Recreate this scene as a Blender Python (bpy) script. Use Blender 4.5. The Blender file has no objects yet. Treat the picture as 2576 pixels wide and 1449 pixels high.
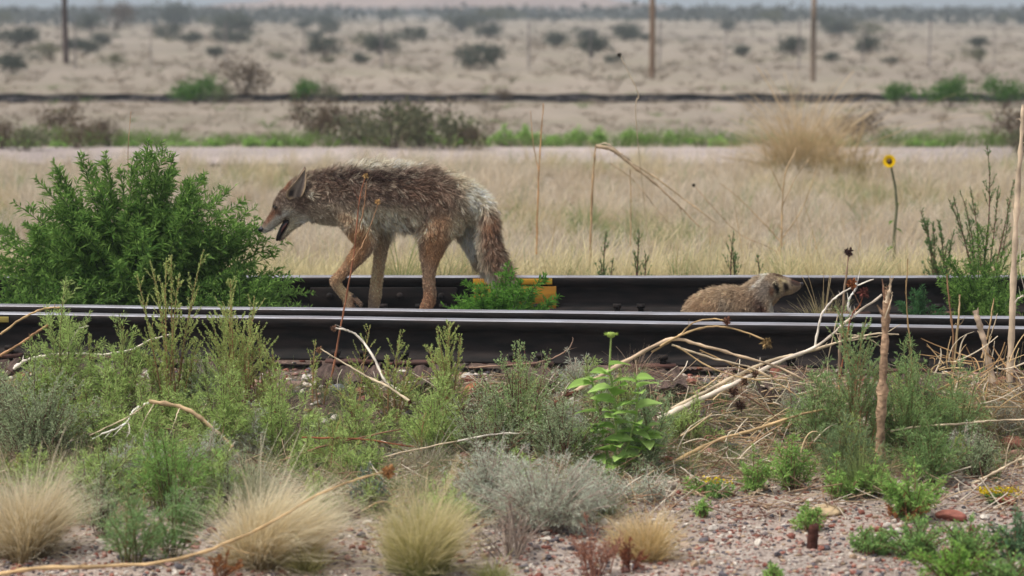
import bpy, math, random
import numpy as np
from mathutils import Vector, noise as mnoise

# ------------------------------------------------------------------ camera, world, sun, exposure
scene = bpy.context.scene
C = scene.collection
F = 5670.0                       # focal length in units of a 2576-wide picture
ZC = 1.60
PITCH = math.atan(704.5 / F)
cam_d = bpy.data.cameras.new('camera')
cam_d.sensor_width = 36.0
cam_d.lens = 36.0 * F / 2576.0
cam_d.clip_start, cam_d.clip_end = 0.1, 30000.0
cam_d.dof.use_dof = True
cam_d.dof.focus_distance = 9.0
cam_d.dof.aperture_fstop = 2.8
cam = bpy.data.objects.new('camera', cam_d)
C.objects.link(cam)
cam.location = (0, 0, ZC)
cam.rotation_euler = (math.radians(90) - PITCH, 0, 0)
scene.camera = cam

SUN_EL, SUN_AZ = math.radians(64), math.radians(-108)
world = bpy.data.worlds.new('World')
scene.world = world
world.use_nodes = True
wn = world.node_tree.nodes
wl = world.node_tree.links
wn.clear()
sky = wn.new('ShaderNodeTexSky')
sky.sky_type = 'NISHITA'
sky.sun_disc = False
sky.sun_elevation = SUN_EL
sky.sun_rotation = SUN_AZ
sky.air_density, sky.dust_density, sky.ozone_density = 1.0, 4.0, 1.0
hsv = wn.new('ShaderNodeHueSaturation')
hsv.inputs['Saturation'].default_value = 0.35      # thin overcast: a greyed sky
bg = wn.new('ShaderNodeBackground')
bg.inputs['Strength'].default_value = 0.125
wo = wn.new('ShaderNodeOutputWorld')
wl.new(sky.outputs[0], hsv.inputs['Color'])
wl.new(hsv.outputs[0], bg.inputs[0])
wl.new(bg.outputs[0], wo.inputs[0])
sun_d = bpy.data.lights.new('sun', 'SUN')
sun_d.energy = 2.6
sun_d.angle = math.radians(10)
sun_d.color = (1.0, 0.955, 0.87)
sun = bpy.data.objects.new('sun', sun_d)
C.objects.link(sun)
_sd = Vector((math.sin(SUN_AZ) * math.cos(SUN_EL), math.cos(SUN_AZ) * math.cos(SUN_EL), math.sin(SUN_EL)))
sun.rotation_euler = _sd.to_track_quat('Z', 'Y').to_euler()
scene.view_settings.view_transform = 'Standard'
scene.view_settings.look = 'None'
scene.view_settings.gamma = 1
scene.view_settings.use_curve_mapping = False
scene.view_settings.exposure = 0.56
scene.cycles.use_denoising = True
scene.cycles.max_bounces = 6
scene.cycles.diffuse_bounces = 3
scene.cycles.volume_bounces = 0
scene.cycles.transmission_bounces = 3

# ------------------------------------------------------------------ measuring helpers
CP, SP = math.cos(PITCH), math.sin(PITCH)
ZR, ZB = 0.36, 0.192             # top and foot of the rails

def P(X, Y, d):
    """world point at ground distance d seen in direction (X, Y) of the survey picture"""
    u, v = (X - 1288.0) / F, (724.5 - Y) / F
    dy, dz = CP + SP * v, -SP + CP * v
    s = d / dy
    return np.array([u * s, d, ZC + dz * s])

def dist_at(Y, z):
    v = (724.5 - Y) / F
    return (z - ZC) * (CP + SP * v) / (-SP + CP * v)

def smooth(a, b, t):
    t = np.clip((np.asarray(t, float) - a) / (b - a), 0, 1)
    return t * t * (3 - 2 * t)

def _wave(x, y):
    return (np.sin(x * 1.9 + 0.7 * y) * np.sin(y * 2.3 + 1.1) + 0.6 * np.sin(x * 4.3 + 2.0 + y) * np.sin(y * 3.7)
            + 0.4 * np.sin(x * 9.1 + y * 7.3))

def gz(x, y):
    """height of the ground"""
    x = np.asarray(x, float); y = np.asarray(y, float)
    z = -0.09 + 0.05 * smooth(7.2, 8.0, y) + 0.19 * smooth(7.95, 8.62, y)
    z = z - 0.15 * smooth(11.1, 12.2, y)
    w = _wave(x, y)
    amp = 0.010 + 0.016 * smooth(11.8, 14, y) - 0.006 * smooth(8.4, 8.8, y) * (1 - smooth(10.8, 11.8, y))
    amp = amp * (1 - 0.9 * smooth(21.8, 22.6, y) * (1 - smooth(26, 27, y)))
    z = z + w * amp
    z = z - 0.02 * np.exp(-((y - 39.5) / 1.6) ** 2)
    z = z + 0.25 * smooth(60, 140, y) * np.sin(x * 0.05 + 1) * np.sin(y * 0.031)
    return z

def G(X, Y):
    u, v = (X - 1288.0) / F, (724.5 - Y) / F
    dy, dz = CP + SP * v, -SP + CP * v
    best = None
    d = 5.5
    while d < 900:
        p = np.array([u * d / dy, d, ZC + dz * d / dy])
        if p[2] <= float(gz(p[0], p[1])):
            return p
        d += 0.01 if d < 14 else d * 0.002
    return p

def s(r, g, b, k=1.0):
    f = lambda c: (c / 255.0 / 12.92 if c <= 10 else ((c / 255.0 + 0.055) / 1.055) ** 2.4) * k
    return np.array([f(r), f(g), f(b)])

# ------------------------------------------------------------------ mesh helpers (all quads)
class MB:
    def __init__(self):
        self.v, self.f, self.c, self.n = [], [], [], 0
    def add(self, v, f, c):
        v = np.asarray(v, float).reshape(-1, 3)
        f = np.asarray(f, np.int64).reshape(-1, 4)
        c = np.broadcast_to(np.asarray(c, float), (len(v), 3)) if np.ndim(c) == 1 else np.asarray(c, float).reshape(-1, 3)
        self.v.append(v); self.f.append(f + self.n); self.c.append(c); self.n += len(v)
    def strips(self, pts, width, side, col):
        """pts N,K,3; width N,K; side N,3 unit; col N,K,3"""
        N, K, _ = pts.shape
        if N == 0: return
        L = pts - side[:, None, :] * width[:, :, None] * 0.5
        R = pts + side[:, None, :] * width[:, :, None] * 0.5
        v = np.stack([L, R], 2).reshape(-1, 3)
        base = (np.arange(N) * K * 2)[:, None]
        k = np.arange(K - 1)[None, :]
        a = base + k * 2
        f = np.stack([a, a + 1, a + 3, a + 2], -1).reshape(-1, 4)
        c = np.repeat(np.broadcast_to(col, (N, K, 3)).reshape(N, K, 1, 3), 2, axis=2).reshape(-1, 3)
        self.add(v, f, c)
    def tubes(self, pts, rad, col, sides=4, cap=False):
        """pts N,K,3; rad N,K; col N,K,3 or (3,)"""
        pts = np.asarray(pts, float); rad = np.asarray(rad, float)
        N, K, _ = pts.shape
        if N == 0: return
        t = np.gradient(pts, axis=1)
        t /= np.linalg.norm(t, axis=2, keepdims=True) + 1e-12
        ref = np.array([0.21, 0.93, 0.3]); ref /= np.linalg.norm(ref)
        a = np.cross(t, ref); a /= np.linalg.norm(a, axis=2, keepdims=True) + 1e-12
        b = np.cross(t, a)
        th = np.arange(sides) * 2 * math.pi / sides
        ring = (a[:, :, None, :] * np.cos(th)[None, None, :, None] + b[:, :, None, :] * np.sin(th)[None, None, :, None])
        v = pts[:, :, None, :] + ring * rad[:, :, None, None]
        idx = np.arange(N * K * sides).reshape(N, K, sides)
        i0 = idx[:, :-1, :]; i1 = idx[:, 1:, :]
        f = np.stack([i0, np.roll(i0, -1, 2), np.roll(i1, -1, 2), i1], -1).reshape(-1, 4)
        c = np.broadcast_to(np.asarray(col, float) if np.ndim(col) == 1 else np.asarray(col, float).reshape(N, -1, 1, 3), (N, K, sides, 3)).reshape(-1, 3)
        self.add(v, f, c)
        if cap and sides == 4:
            self.add(v[:, -1], np.arange(N * 4).reshape(N, 4), c.reshape(N, K, sides, 3)[:, -1])
            self.add(v[:, 0], np.arange(N * 4).reshape(N, 4)[:, ::-1], c.reshape(N, K, sides, 3)[:, 0])
    def leaves(self, pos, d, length, width, col, rng, fold=0.25):
        """single folded quads"""
        N = len(pos)
        if N == 0: return
        d = d / (np.linalg.norm(d, axis=1, keepdims=True) + 1e-9)
        r = rng.normal(size=(N, 3))
        sd = np.cross(d, r); sd /= np.linalg.norm(sd, axis=1, keepdims=True) + 1e-9
        nn = np.cross(d, sd)
        length = np.asarray(length)[:, None]; width = np.asarray(width)[:, None]
        m = pos + d * length * 0.45
        v = np.stack([pos, m - sd * width * 0.5 + nn * width * fold, pos + d * length - np.array([0, 0, 1.0]) * length * 0.12,
                      m + sd * width * 0.5 + nn * width * fold], 1)
        f = np.arange(N * 4).reshape(N, 4)
        self.add(v, f, np.repeat(col, 4, axis=0))
    def boxes(self, lo, hi, col):
        lo = np.atleast_2d(lo).astype(float); hi = np.atleast_2d(hi).astype(float)
        for l, h in zip(lo, hi):
            v = [(l[0], l[1], l[2]), (h[0], l[1], l[2]), (h[0], h[1], l[2]), (l[0], h[1], l[2]),
                 (l[0], l[1], h[2]), (h[0], l[1], h[2]), (h[0], h[1], h[2]), (l[0], h[1], h[2])]
            self.add(v, [(0, 3, 2, 1), (4, 5, 6, 7), (0, 1, 5, 4), (1, 2, 6, 5), (2, 3, 7, 6), (3, 0, 4, 7)], col)
    def build(self, name, mat, parent=None, origin=None, smooth_shade=False):
        v = np.concatenate(self.v); f = np.concatenate(self.f); c = np.concatenate(self.c)
        if origin is not None:
            v = v - np.asarray(origin)
        me = mesh_from(name, v, f, c)
        me.materials.append(mat)
        if smooth_shade:
            me.polygons.foreach_set('use_smooth', np.ones(len(f), bool))
        o = bpy.data.objects.new(name, me)
        C.objects.link(o)
        if parent is not None:
            o.parent = parent
        elif origin is not None:
            o.location = origin
        return o

def mesh_from(name, v, f, c=None):
    me = bpy.data.meshes.new(name)
    nv, nf, k = len(v), len(f), f.shape[1]
    me.vertices.add(nv)
    me.vertices.foreach_set('co', np.ascontiguousarray(v, np.float32).ravel())
    me.loops.add(nf * k)
    me.loops.foreach_set('vertex_index', np.ascontiguousarray(f, np.int32).ravel())
    me.polygons.add(nf)
    me.polygons.foreach_set('loop_start', np.arange(0, nf * k, k, dtype=np.int32))
    me.polygons.foreach_set('loop_total', np.full(nf, k, dtype=np.int32))
    if c is not None:
        at = me.color_attributes.new('Col', 'FLOAT_COLOR', 'POINT')
        cc = np.ones((nv, 4), np.float32); cc[:, :3] = np.clip(c, 0, 1)
        at.data.foreach_set('color', cc.ravel())
    me.update(calc_edges=True)
    me.validate()
    return me

def tag(o, label=None, cat=None, group=None, kind=None):
    if label: o['label'] = label
    if cat: o['category'] = cat
    if group: o['group'] = group
    if kind: o['kind'] = kind
    return o

def empty(name, loc, label, cat, group=None):
    o = bpy.data.objects.new(name, None)
    o.empty_display_size = 0.05
    C.objects.link(o)
    o.location = tuple(float(q) for q in loc)
    return tag(o, label, cat, group)

# ------------------------------------------------------------------ materials
def new_mat(name):
    m = bpy.data.materials.new(name); m.use_nodes = True
    nt = m.node_tree; nt.nodes.clear()
    out = nt.nodes.new('ShaderNodeOutputMaterial')
    return m, nt, out

def mat_leaf(name, trans=0.35, rough_scale=0.0):
    m, nt, out = new_mat(name)
    a = nt.nodes.new('ShaderNodeVertexColor'); a.layer_name = 'Col'
    d = nt.nodes.new('ShaderNodeBsdfDiffuse'); t = nt.nodes.new('ShaderNodeBsdfTranslucent')
    mx = nt.nodes.new('ShaderNodeMixShader'); mx.inputs[0].default_value = trans
    nt.links.new(a.outputs[0], d.inputs[0]); nt.links.new(a.outputs[0], t.inputs[0])
    nt.links.new(d.outputs[0], mx.inputs[1]); nt.links.new(t.outputs[0], mx.inputs[2])
    nt.links.new(mx.outputs[0], out.inputs[0])
    return m

def mat_col(name, rough=0.85, noise_scale=30.0, amount=0.35, spec=0.2, bump=0.0, stretch=None):
    """colour from the mesh, broken up by grain"""
    m, nt, out = new_mat(name)
    a = nt.nodes.new('ShaderNodeVertexColor'); a.layer_name = 'Col'
    tc = nt.nodes.new('ShaderNodeTexCoord')
    mp = nt.nodes.new('ShaderNodeMapping')
    if stretch: mp.inputs['Scale'].default_value = stretch
    nz = nt.nodes.new('ShaderNodeTexNoise'); nz.inputs['Scale'].default_value = noise_scale
    nz.inputs['Detail'].default_value = 6
    mr = nt.nodes.new('ShaderNodeMapRange')
    mr.inputs['From Min'].default_value = 0.25; mr.inputs['From Max'].default_value = 0.75
    mr.inputs['To Min'].default_value = 1 - amount; mr.inputs['To Max'].default_value = 1 + amount
    ml = nt.nodes.new('ShaderNodeVectorMath'); ml.operation = 'SCALE'
    b = nt.nodes.new('ShaderNodeBsdfPrincipled')
    b.inputs['Roughness'].default_value = rough
    b.inputs['Specular IOR Level'].default_value = spec
    nt.links.new(tc.outputs['Object'], mp.inputs[0]); nt.links.new(mp.outputs[0], nz.inputs['Vector'])
    nt.links.new(nz.outputs[0], mr.inputs[0])
    nt.links.new(a.outputs[0], ml.inputs[0]); nt.links.new(mr.outputs[0], ml.inputs['Scale'])
    nt.links.new(ml.outputs[0], b.inputs['Base Color'])
    if bump:
        bp = nt.nodes.new('ShaderNodeBump'); bp.inputs['Strength'].default_value = bump; bp.inputs['Distance'].default_value = 0.01
        nt.links.new(nz.outputs[0], bp.inputs['Height']); nt.links.new(bp.outputs[0], b.inputs['Normal'])
    nt.links.new(b.outputs[0], out.inputs[0])
    return m

def mat_ground(name, cols, scales, bump=0.4, bumpscale=60, rough=0.95):
    """cols: 4 colours mixed by two noises at the given scales"""
    m, nt, out = new_mat(name)
    geo = nt.nodes.new('ShaderNodeNewGeometry')
    def nz(sc, det=8, r=0.6):
        n = nt.nodes.new('ShaderNodeTexNoise'); n.inputs['Scale'].default_value = sc; n.inputs['Detail'].default_value = det
        n.inputs['Roughness'].default_value = r
        nt.links.new(geo.outputs['Position'], n.inputs['Vector']); return n
    n1, n2, n3 = nz(scales[0]), nz(scales[1]), nz(scales[2], 3)
    def ramp(n, c0, c1, lo=0.38, hi=0.62):
        r = nt.nodes.new('ShaderNodeValToRGB')
        r.color_ramp.elements[0].position = lo; r.color_ramp.elements[1].position = hi
        r.color_ramp.elements[0].color = (*c0, 1); r.color_ramp.elements[1].color = (*c1, 1)
        nt.links.new(n.outputs[0], r.inputs[0]); return r
    ra, rb = ramp(n1, cols[0], cols[1]), ramp(n1, cols[2], cols[3])
    mx = nt.nodes.new('ShaderNodeMixRGB')
    rr = ramp(n2, (0, 0, 0), (1, 1, 1), 0.45, 0.6)
    nt.links.new(rr.outputs[0], mx.inputs[0]); nt.links.new(ra.outputs[0], mx.inputs[1]); nt.links.new(rb.outputs[0], mx.inputs[2])
    mr = nt.nodes.new('ShaderNodeMapRange'); mr.inputs['From Min'].default_value = 0.3; mr.inputs['From Max'].default_value = 0.7
    mr.inputs['To Min'].default_value = 0.75; mr.inputs['To Max'].default_value = 1.2
    nt.links.new(n3.outputs[0], mr.inputs[0])
    ml = nt.nodes.new('ShaderNodeVectorMath'); ml.operation = 'SCALE'
    nt.links.new(mx.outputs[0], ml.inputs[0]); nt.links.new(mr.outputs[0], ml.inputs['Scale'])
    b = nt.nodes.new('ShaderNodeBsdfPrincipled'); b.inputs['Roughness'].default_value = rough
    b.inputs['Specular IOR Level'].default_value = 0.1
    nt.links.new(ml.outputs[0], b.inputs['Base Color'])
    nb = nz(bumpscale, 4)
    bp = nt.nodes.new('ShaderNodeBump'); bp.inputs['Strength'].default_value = bump; bp.inputs['Distance'].default_value = 0.02
    nt.links.new(nb.outputs[0], bp.inputs['Height']); nt.links.new(bp.outputs[0], b.inputs['Normal'])
    nt.links.new(b.outputs[0], out.inputs[0])
    return m

M_LEAF = mat_leaf('leaf', 0.46)
M_BLADE = mat_leaf('dry_blade', 0.42)
M_STEM = mat_col('stem', 0.8, 60, 0.25)
M_BARK = mat_col('bleached_wood', 0.85, 18, 0.32, bump=0.4)
M_OLDWOOD = mat_col('weathered_wood', 0.92, 9, 0.5, bump=0.9, stretch=(6, 1, 6))
M_STONE = mat_col('stone', 0.8, 45, 0.30, 0.3, bump=0.25)
M_FUR = mat_leaf('fur', 0.12)
M_SKIN = mat_col('skin', 0.75, 70, 0.25)
M_PETAL = mat_leaf('petal', 0.3)

# steel
def mat_steel(name, base, rough, metallic, rust=None, spec=.5):
    m, nt, out = new_mat(name)
    geo = nt.nodes.new('ShaderNodeNewGeometry')
    mp = nt.nodes.new('ShaderNodeMapping'); mp.inputs['Scale'].default_value = (1.2, 6, 6)
    nz = nt.nodes.new('ShaderNodeTexNoise'); nz.inputs['Scale'].default_value = 5; nz.inputs['Detail'].default_value = 9
    nt.links.new(geo.outputs['Position'], mp.inputs[0]); nt.links.new(mp.outputs[0], nz.inputs['Vector'])
    r = nt.nodes.new('ShaderNodeValToRGB')
    r.color_ramp.elements[0].position = 0.36; r.color_ramp.elements[1].position = 0.66
    r.color_ramp.elements[0].color = (*base, 1)
    r.color_ramp.elements[1].color = (*(rust if rust is not None else tuple(1.25 * q for q in base)), 1)
    nt.links.new(nz.outputs[0], r.inputs[0])
    b = nt.nodes.new('ShaderNodeBsdfPrincipled')
    b.inputs['Roughness'].default_value = rough; b.inputs['Metallic'].default_value = metallic; b.inputs['Specular IOR Level'].default_value = spec
    nt.links.new(r.outputs[0], b.inputs['Base Color'])
    n2 = nt.nodes.new('ShaderNodeTexNoise'); n2.inputs['Scale'].default_value = 140
    nt.links.new(geo.outputs['Position'], n2.inputs['Vector'])
    bp = nt.nodes.new('ShaderNodeBump'); bp.inputs['Strength'].default_value = 0.25; bp.inputs['Distance'].default_value = 0.003
    nt.links.new(n2.outputs[0], bp.inputs['Height']); nt.links.new(bp.outputs[0], b.inputs['Normal'])
    nt.links.new(b.outputs[0], out.inputs[0])
    return m
M_RAILSIDE = mat_steel('rail_web_steel', (0.010, 0.009, 0.009), 0.7, 0.0, (0.030, 0.022, 0.020), .13)
M_RAILTOP = mat_steel('rail_running_steel', (0.38, 0.38, 0.42), 0.52, 0.55, (0.24, 0.22, 0.23))
M_RUST = mat_steel('rusty_plate', (0.06, 0.030, 0.024), 0.85, 0.0, (0.13, 0.055, 0.04))
M_ORANGE = mat_steel('orange_paint', (0.56, 0.26, 0.015), 0.55, 0.0, (0.36, 0.15, 0.012))
M_AMBER = mat_steel('amber_paint', (0.76, 0.44, 0.03), 0.5, 0.0, (0.58, 0.26, 0.02))
M_YELLOW = mat_steel('faded_yellow_paint', (0.45, 0.36, 0.07), 0.6, 0.0, (0.36, 0.27, 0.08))

# ------------------------------------------------------------------ ground sheets
def sheet(name, ys, xs_of, zoff, mat, ncol, slots=None):
    rows = []
    for y in ys:
        a, b = xs_of(y)
        x = np.linspace(a, b, ncol)
        z = gz(x, np.full(ncol, y)) + zoff(x, y)
        rows.append(np.stack([x, np.full(ncol, y), z], 1))
    v = np.concatenate(rows); n = len(ys)
    idx = np.arange(n * ncol).reshape(n, ncol)
    f = np.stack([idx[:-1, :-1], idx[:-1, 1:], idx[1:, 1:], idx[1:, :-1]], -1).reshape(-1, 4)
    me = mesh_from(name, v, f)
    me.materials.append(mat)
    me.polygons.foreach_set('use_smooth', np.ones(len(f), bool))
    o = bpy.data.objects.new(name, me); C.objects.link(o)
    o['kind'] = 'structure'
    return o

M_GRAVEL = mat_ground('pink_gravel', [s(154, 138, 128), s(180, 162, 151), s(126, 111, 103), s(192, 179, 168)], (70, 3, 1.2), 0.8, 90)
M_BALLAST = mat_ground('ballast_soil', [s(92, 78, 72), s(130, 108, 98), s(70, 60, 56), s(120, 105, 95)], (40, 4, 1.5), 0.9, 60)
M_FIELD = mat_ground('dry_grassland', [s(146, 134, 122), s(136, 126, 114), s(150, 138, 125), s(130, 123, 106)], (0.9, 0.12, 0.035), 0.3, 8)
M_ROAD = mat_ground('worn_road', [s(158, 146, 142), s(172, 158, 152), s(148, 138, 138), s(166, 154, 146)], (6, 0.7, 0.3), 0.2, 60)
zero = lambda x, y: 0 * x
near_x = lambda y: (-26, 26)
gravel = sheet('gravel_ground', np.concatenate([np.linspace(-30, 5, 30), np.linspace(5.05, 8.2, 90)]), near_x, zero, M_GRAVEL, 640)
ballast = sheet('ballast_bed', np.linspace(8.2, 11.6, 90), near_x, zero, M_BALLAST, 640)
field = sheet('grassland_ground', np.concatenate([np.linspace(11.6, 45, 180), np.geomspace(45.5, 9500, 120)]),
              lambda y: (-(14 + y * 1.1), 14 + y * 1.1), zero, M_FIELD, 300)
road = sheet('road', np.linspace(22.9, 25.6, 8), lambda y: (-60, 60), lambda x, y: 0 * x + 0.03, M_ROAD, 200)

# low reddish hill and the far mountains
def ridge(name, y0, y1, x0, x1, hfun, mat, nx=160, ny=26):
    xs = np.linspace(x0, x1, nx); ys = np.linspace(y0, y1, ny)
    X, Yg = np.meshgrid(xs, ys)
    t = (Yg - y0) / (y1 - y0)
    Z = hfun(X, t) * np.sin(np.clip(t, 0, 1) * math.pi) ** 0.9 - 1.5
    v = np.stack([X, Yg, Z], -1).reshape(-1, 3)
    idx = np.arange(nx * ny).reshape(ny, nx)
    f = np.stack([idx[:-1, :-1], idx[:-1, 1:], idx[1:, 1:], idx[1:, :-1]], -1).reshape(-1, 4)
    me = mesh_from(name, v, f); me.materials.append(mat)
    me.polygons.foreach_set('use_smooth', np.ones(len(f), bool))
    o = bpy.data.objects.new(name, me); C.objects.link(o); o['kind'] = 'structure'
    return o
M_HILL = mat_ground('red_hill_soil', [s(150, 118, 104), s(168, 138, 122), s(128, 108, 96), s(176, 150, 134)], (0.02, 0.006, 0.003), 0.2, 0.05)
M_MTN = mat_ground('mountain_rock', [s(104, 104, 96), s(122, 118, 106), s(88, 92, 86), s(128, 124, 114)], (0.004, 0.001, 0.0006), 0.2, 0.02)
ridge("red_hill", 620, 1150, -190, 150,
      lambda x, t: 14 * np.exp(-((x + 28) / 75) ** 2) * (1 + 0.12 * np.sin(x / 13) + 0.1 * np.sin(x / 5 + t * 9)), M_HILL)
ridge('mountains', 4200, 8200, -7500, 7500,
      lambda x, t: 120 + 30 * np.sin(x / 900 + 1) + 20 * np.sin(x / 340) + 9 * np.sin(x / 120 + t * 6), M_MTN, 260, 34)

# ------------------------------------------------------------------ rails
# profile (across, up), mirrored; foot at 0, top at 0.168
RP = [(-.070, 0), (-.070, .010), (-.020, .026), (-.009, .045), (-.008, .110), (-.014, .124), (-.034, .130), (-.036, .156), (-.032, .164), (-.024, .168)]
RP = RP + [(-a, b) for a, b in RP[::-1]]
def rail_mesh(name, x0, x1, y_of, top=ZR, seg=200, wob=0.0011, sc=1.0):
    xs = np.linspace(x0, x1, seg)
    prof = np.array(RP) * sc
    y = y_of(xs) + wob * np.sin(xs * 7.3) * np.sin(xs * 2.1 + 1)
    z = top - .168 * sc + wob * 1.3 * np.sin(xs * 5.1 + 2) * np.sin(xs * 1.3)
    v = np.stack([np.repeat(xs[:, None], len(prof), 1), y[:, None] + prof[None, :, 0], z[:, None] + prof[None, :, 1]], -1).reshape(-1, 3)
    k = len(prof)
    idx = np.arange(seg * k).reshape(seg, k)
    f = np.stack([idx[:-1], idx[1:], np.roll(idx[1:], -1, 1), np.roll(idx[:-1], -1, 1)], -1).reshape(-1, 4)
    me = mesh_from(name, v, f)
    me.materials.append(M_RAILSIDE); me.materials.append(M_RAILTOP)
    j = np.tile(np.arange(k), seg - 1)
    me.polygons.foreach_set('material_index', np.where((j >= 8) & (j <= 10), 1, 0).astype(np.int32))
    o = bpy.data.objects.new(name, me); C.objects.link(o)
    return o

def line_through(p0, p1):
    k = (p1[1] - p0[1]) / (p1[0] - p0[0])
    return lambda x: p0[1] + k * (np.asarray(x) - p0[0])
yB = line_through(P(0, 786, dist_at(786, ZR)), P(2576, 822, dist_at(822, ZR)))
yA = line_through(P(0, 766, dist_at(766, ZR)), P(2576, 797, dist_at(797, ZR)))
yFAR = lambda x: np.asarray(x) * 0 + dist_at(694, ZR)
DF = float(yFAR(0)) - 0.036

def plate(name, parent, x0, x1, yfront, z0, z1, thick, mat, bevel=0.003):
    m = MB(); m.boxes([(x0, yfront - thick, z0)], [(x1, yfront, z1)], (0.3, 0.3, 0.3))
    o = m.build(name, mat, parent)
    b = o.modifiers.new('bevel', 'BEVEL'); b.width = bevel; b.segments = 2
    return o

def T(o, label, cat, group=None): return tag(o, label, cat, group)

def rail_thing(label, yf, x0=-24, x1=24):
    r = empty('steel_rail', (0, float(yf(0)), ZB), label, 'rail', 'rails of the near track')
    bar = rail_mesh('rail_bar', x0, x1, yf)
    bar.location = (0, -float(yf(0)), -ZB); bar.parent = r
    return r
railB = rail_thing('nearest rail, dark rusty side and bright worn top, in front of the weeds', yB)
railA = rail_thing('second rail close behind the nearest one, seen as a pale strip, hiding the animals\' feet', yA)
railF = rail_thing('far rail of the near track with orange painted joint, behind the coyote and badger', yFAR)

def xa(X, d): return (X - 1288.0) / F * d * 1.0
def local(o, parent):
    """o was built in world space: keep it there under its thing"""
    o.location = tuple(-np.array(parent.location)); return o
# orange painted joint on the far rail
dd = DF
x0, x1 = P(1190, 720, dd)[0], P(1394, 720, dd)[0]
local(plate('painted_web', railF, x0 + .004, x1 + .010, DF + .012, ZB + .018, ZR - .045, .014, M_ORANGE), railF)
x1b = P(1389, 720, dd)[0]
local(plate('painted_head', railF, x0, x1b, DF + .001, ZR - .036, ZR - .009, .004, M_AMBER, .001), railF)
# splice bar with bolts behind the coyote
xs0, xs1 = P(780, 745, dd)[0], P(1150, 745, dd)[0]
jb = local(plate('joint_bar', railF, xs0, xs1, DF + .016, ZB + .020, ZR - .050, .016, M_RAILSIDE, .004), railF)
def bolt(x, y, z, r, parent):
    m = MB()
    th = np.linspace(0, 2 * math.pi, 13)[:-1]
    rows = []
    for rr, oy in ((1.0, 0), (0.98, -.35), (.8, -.75), (.45, -.95), (.05, -1.0)):
        rows.append(np.stack([x + rr * r * np.cos(th), np.full(12, y + oy * r * .7), z + rr * r * np.sin(th)], 1))
    v = np.concatenate(rows); idx = np.arange(60).reshape(5, 12)
    f = np.stack([idx[:-1], np.roll(idx[:-1], -1, 1), np.roll(idx[1:], -1, 1), idx[1:]], -1).reshape(-1, 4)
    m.add(v, f, (.03, .03, .03))
    return m.build('bolt', M_RAILSIDE, parent, None, True)
for X in (1006, 830, 1110):
    local(bolt(P(X, 745, dd)[0], DF - .001, P(X, 745, dd)[2] , .017, railF), railF)
# faded yellow mark on the nearest rail
xl = P(26, 800, float(yB(-2)))[0]
local(plate('yellow_paint_mark', railB, xl - .5, xl, float(yB(xl)) - .0355, ZR - .035, ZR - .012, .004, M_YELLOW, .001), railB)
# rail joint seam
xj = P(1440, 815, float(yB(0)))[0]
# spikes and tie plates
def spike(name, parent, x, y, z):
    m = MB(); m.boxes([(x - .012, y - .012, z), (x - .018, y - .020, z + .018)], [(x + .012, y + .012, z + .018), (x + .018, y + .022, z + .034)], (.04, .03, .03))
    return local(m.build(name, M_RAILSIDE, parent), parent)

# ------------------------------------------------------------------ wooden sleepers
rng = np.random.default_rng(11)
def tie_mesh(seed, L=2.75, w=.23, h=.17):
    r = np.random.default_rng(seed)
    nx, ny, nz = 8, 36, 5
    m = MB()
    def face(o, a, b, na, nb):
        ia, ib = np.meshgrid(np.linspace(0, 1, na + 1), np.linspace(0, 1, nb + 1), indexing='ij')
        v = np.array(o) + ia[..., None] * np.array(a) + ib[..., None] * np.array(b)
        v = v.reshape(-1, 3)
        n = (na + 1) * (nb + 1); idx = np.arange(n).reshape(na + 1, nb + 1)
        f = np.stack([idx[:-1, :-1], idx[1:, :-1], idx[1:, 1:], idx[:-1, 1:]], -1).reshape(-1, 4)
        ph = seed * 1.7
        x, y, z = v.T
        dx = .008 * np.sin(y * 5 + ph) + .004 * np.sin(y * 23 + z * 30)
        cracks = -.014 * (np.sin(x * 95 + 2 * np.sin(y * 3 + ph)) > .72) * (z > .12)
        endw = .03 * smooth(.18, 0, y) * np.sin(x * 60 + z * 40 + ph) + .02 * smooth(.1, 0, y) * np.sin(z * 90 + x * 14)
        v2 = np.stack([x + dx * np.sign(x), y + endw, z + cracks + .006 * np.sin(y * 9 + x * 20 + ph) - .015 * smooth(.15, 0, y) * (1 + np.sin(x * 40 + ph)) * (z > .1)], 1)
        base = s(80, 65, 59) * (1 + .35 * np.sin(x * 70 + 3 * np.sin(y * 2))[:, None] * .5)
        m.add(v2, f, np.clip(base, .01, 1))
    face((-w / 2, 0, h), (w, 0, 0), (0, L, 0), nx * 2, ny)
    face((-w / 2, 0, 0), (w, 0, 0), (0, 0, h), nx, nz)
    face((-w / 2, L, 0), (0, 0, h), (w, 0, 0), nz, nx)
    face((-w / 2, 0, 0), (0, 0, h), (0, L, 0), nz, ny)
    face((w / 2, 0, 0), (0, L, 0), (0, 0, h), ny, nz)
    return m
tie_protos = []
tie_cent = [P(X, 930, 8.7)[0] for X in (-60, 235, 560, 872, 1050, 1330, 1640, 1960, 2290, 2600)]
tie_cent = sorted(set(round(float(t), 3) for t in tie_cent))
tie_cent = [tie_cent[0] - .5 * k for k in range(6, 0, -1)] + tie_cent + [tie_cent[-1] + .5 * k for k in range(1, 7)]
TIE_LAB = dict(enumerate(('sleeper under the near rails at the left edge of the picture', 'split sleeper under the near rails by the tall spiky weed, at left',
    'sleeper under the near rails below the foot of the big green bush', 'sleeper end left of the thin dead stalk, under the near rail', 'sleeper under the near rail below the coyote belly',
    'dark cracked sleeper end under the near rail right of the round orange brown rock', 'sleeper end under the near rail behind the broad leaved plant', 'sleeper end under the near rail below the badger',
    'sleeper end behind the foot of the thick split dead stalk', 'sleeper under the near rails at the right edge of the picture')))
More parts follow.
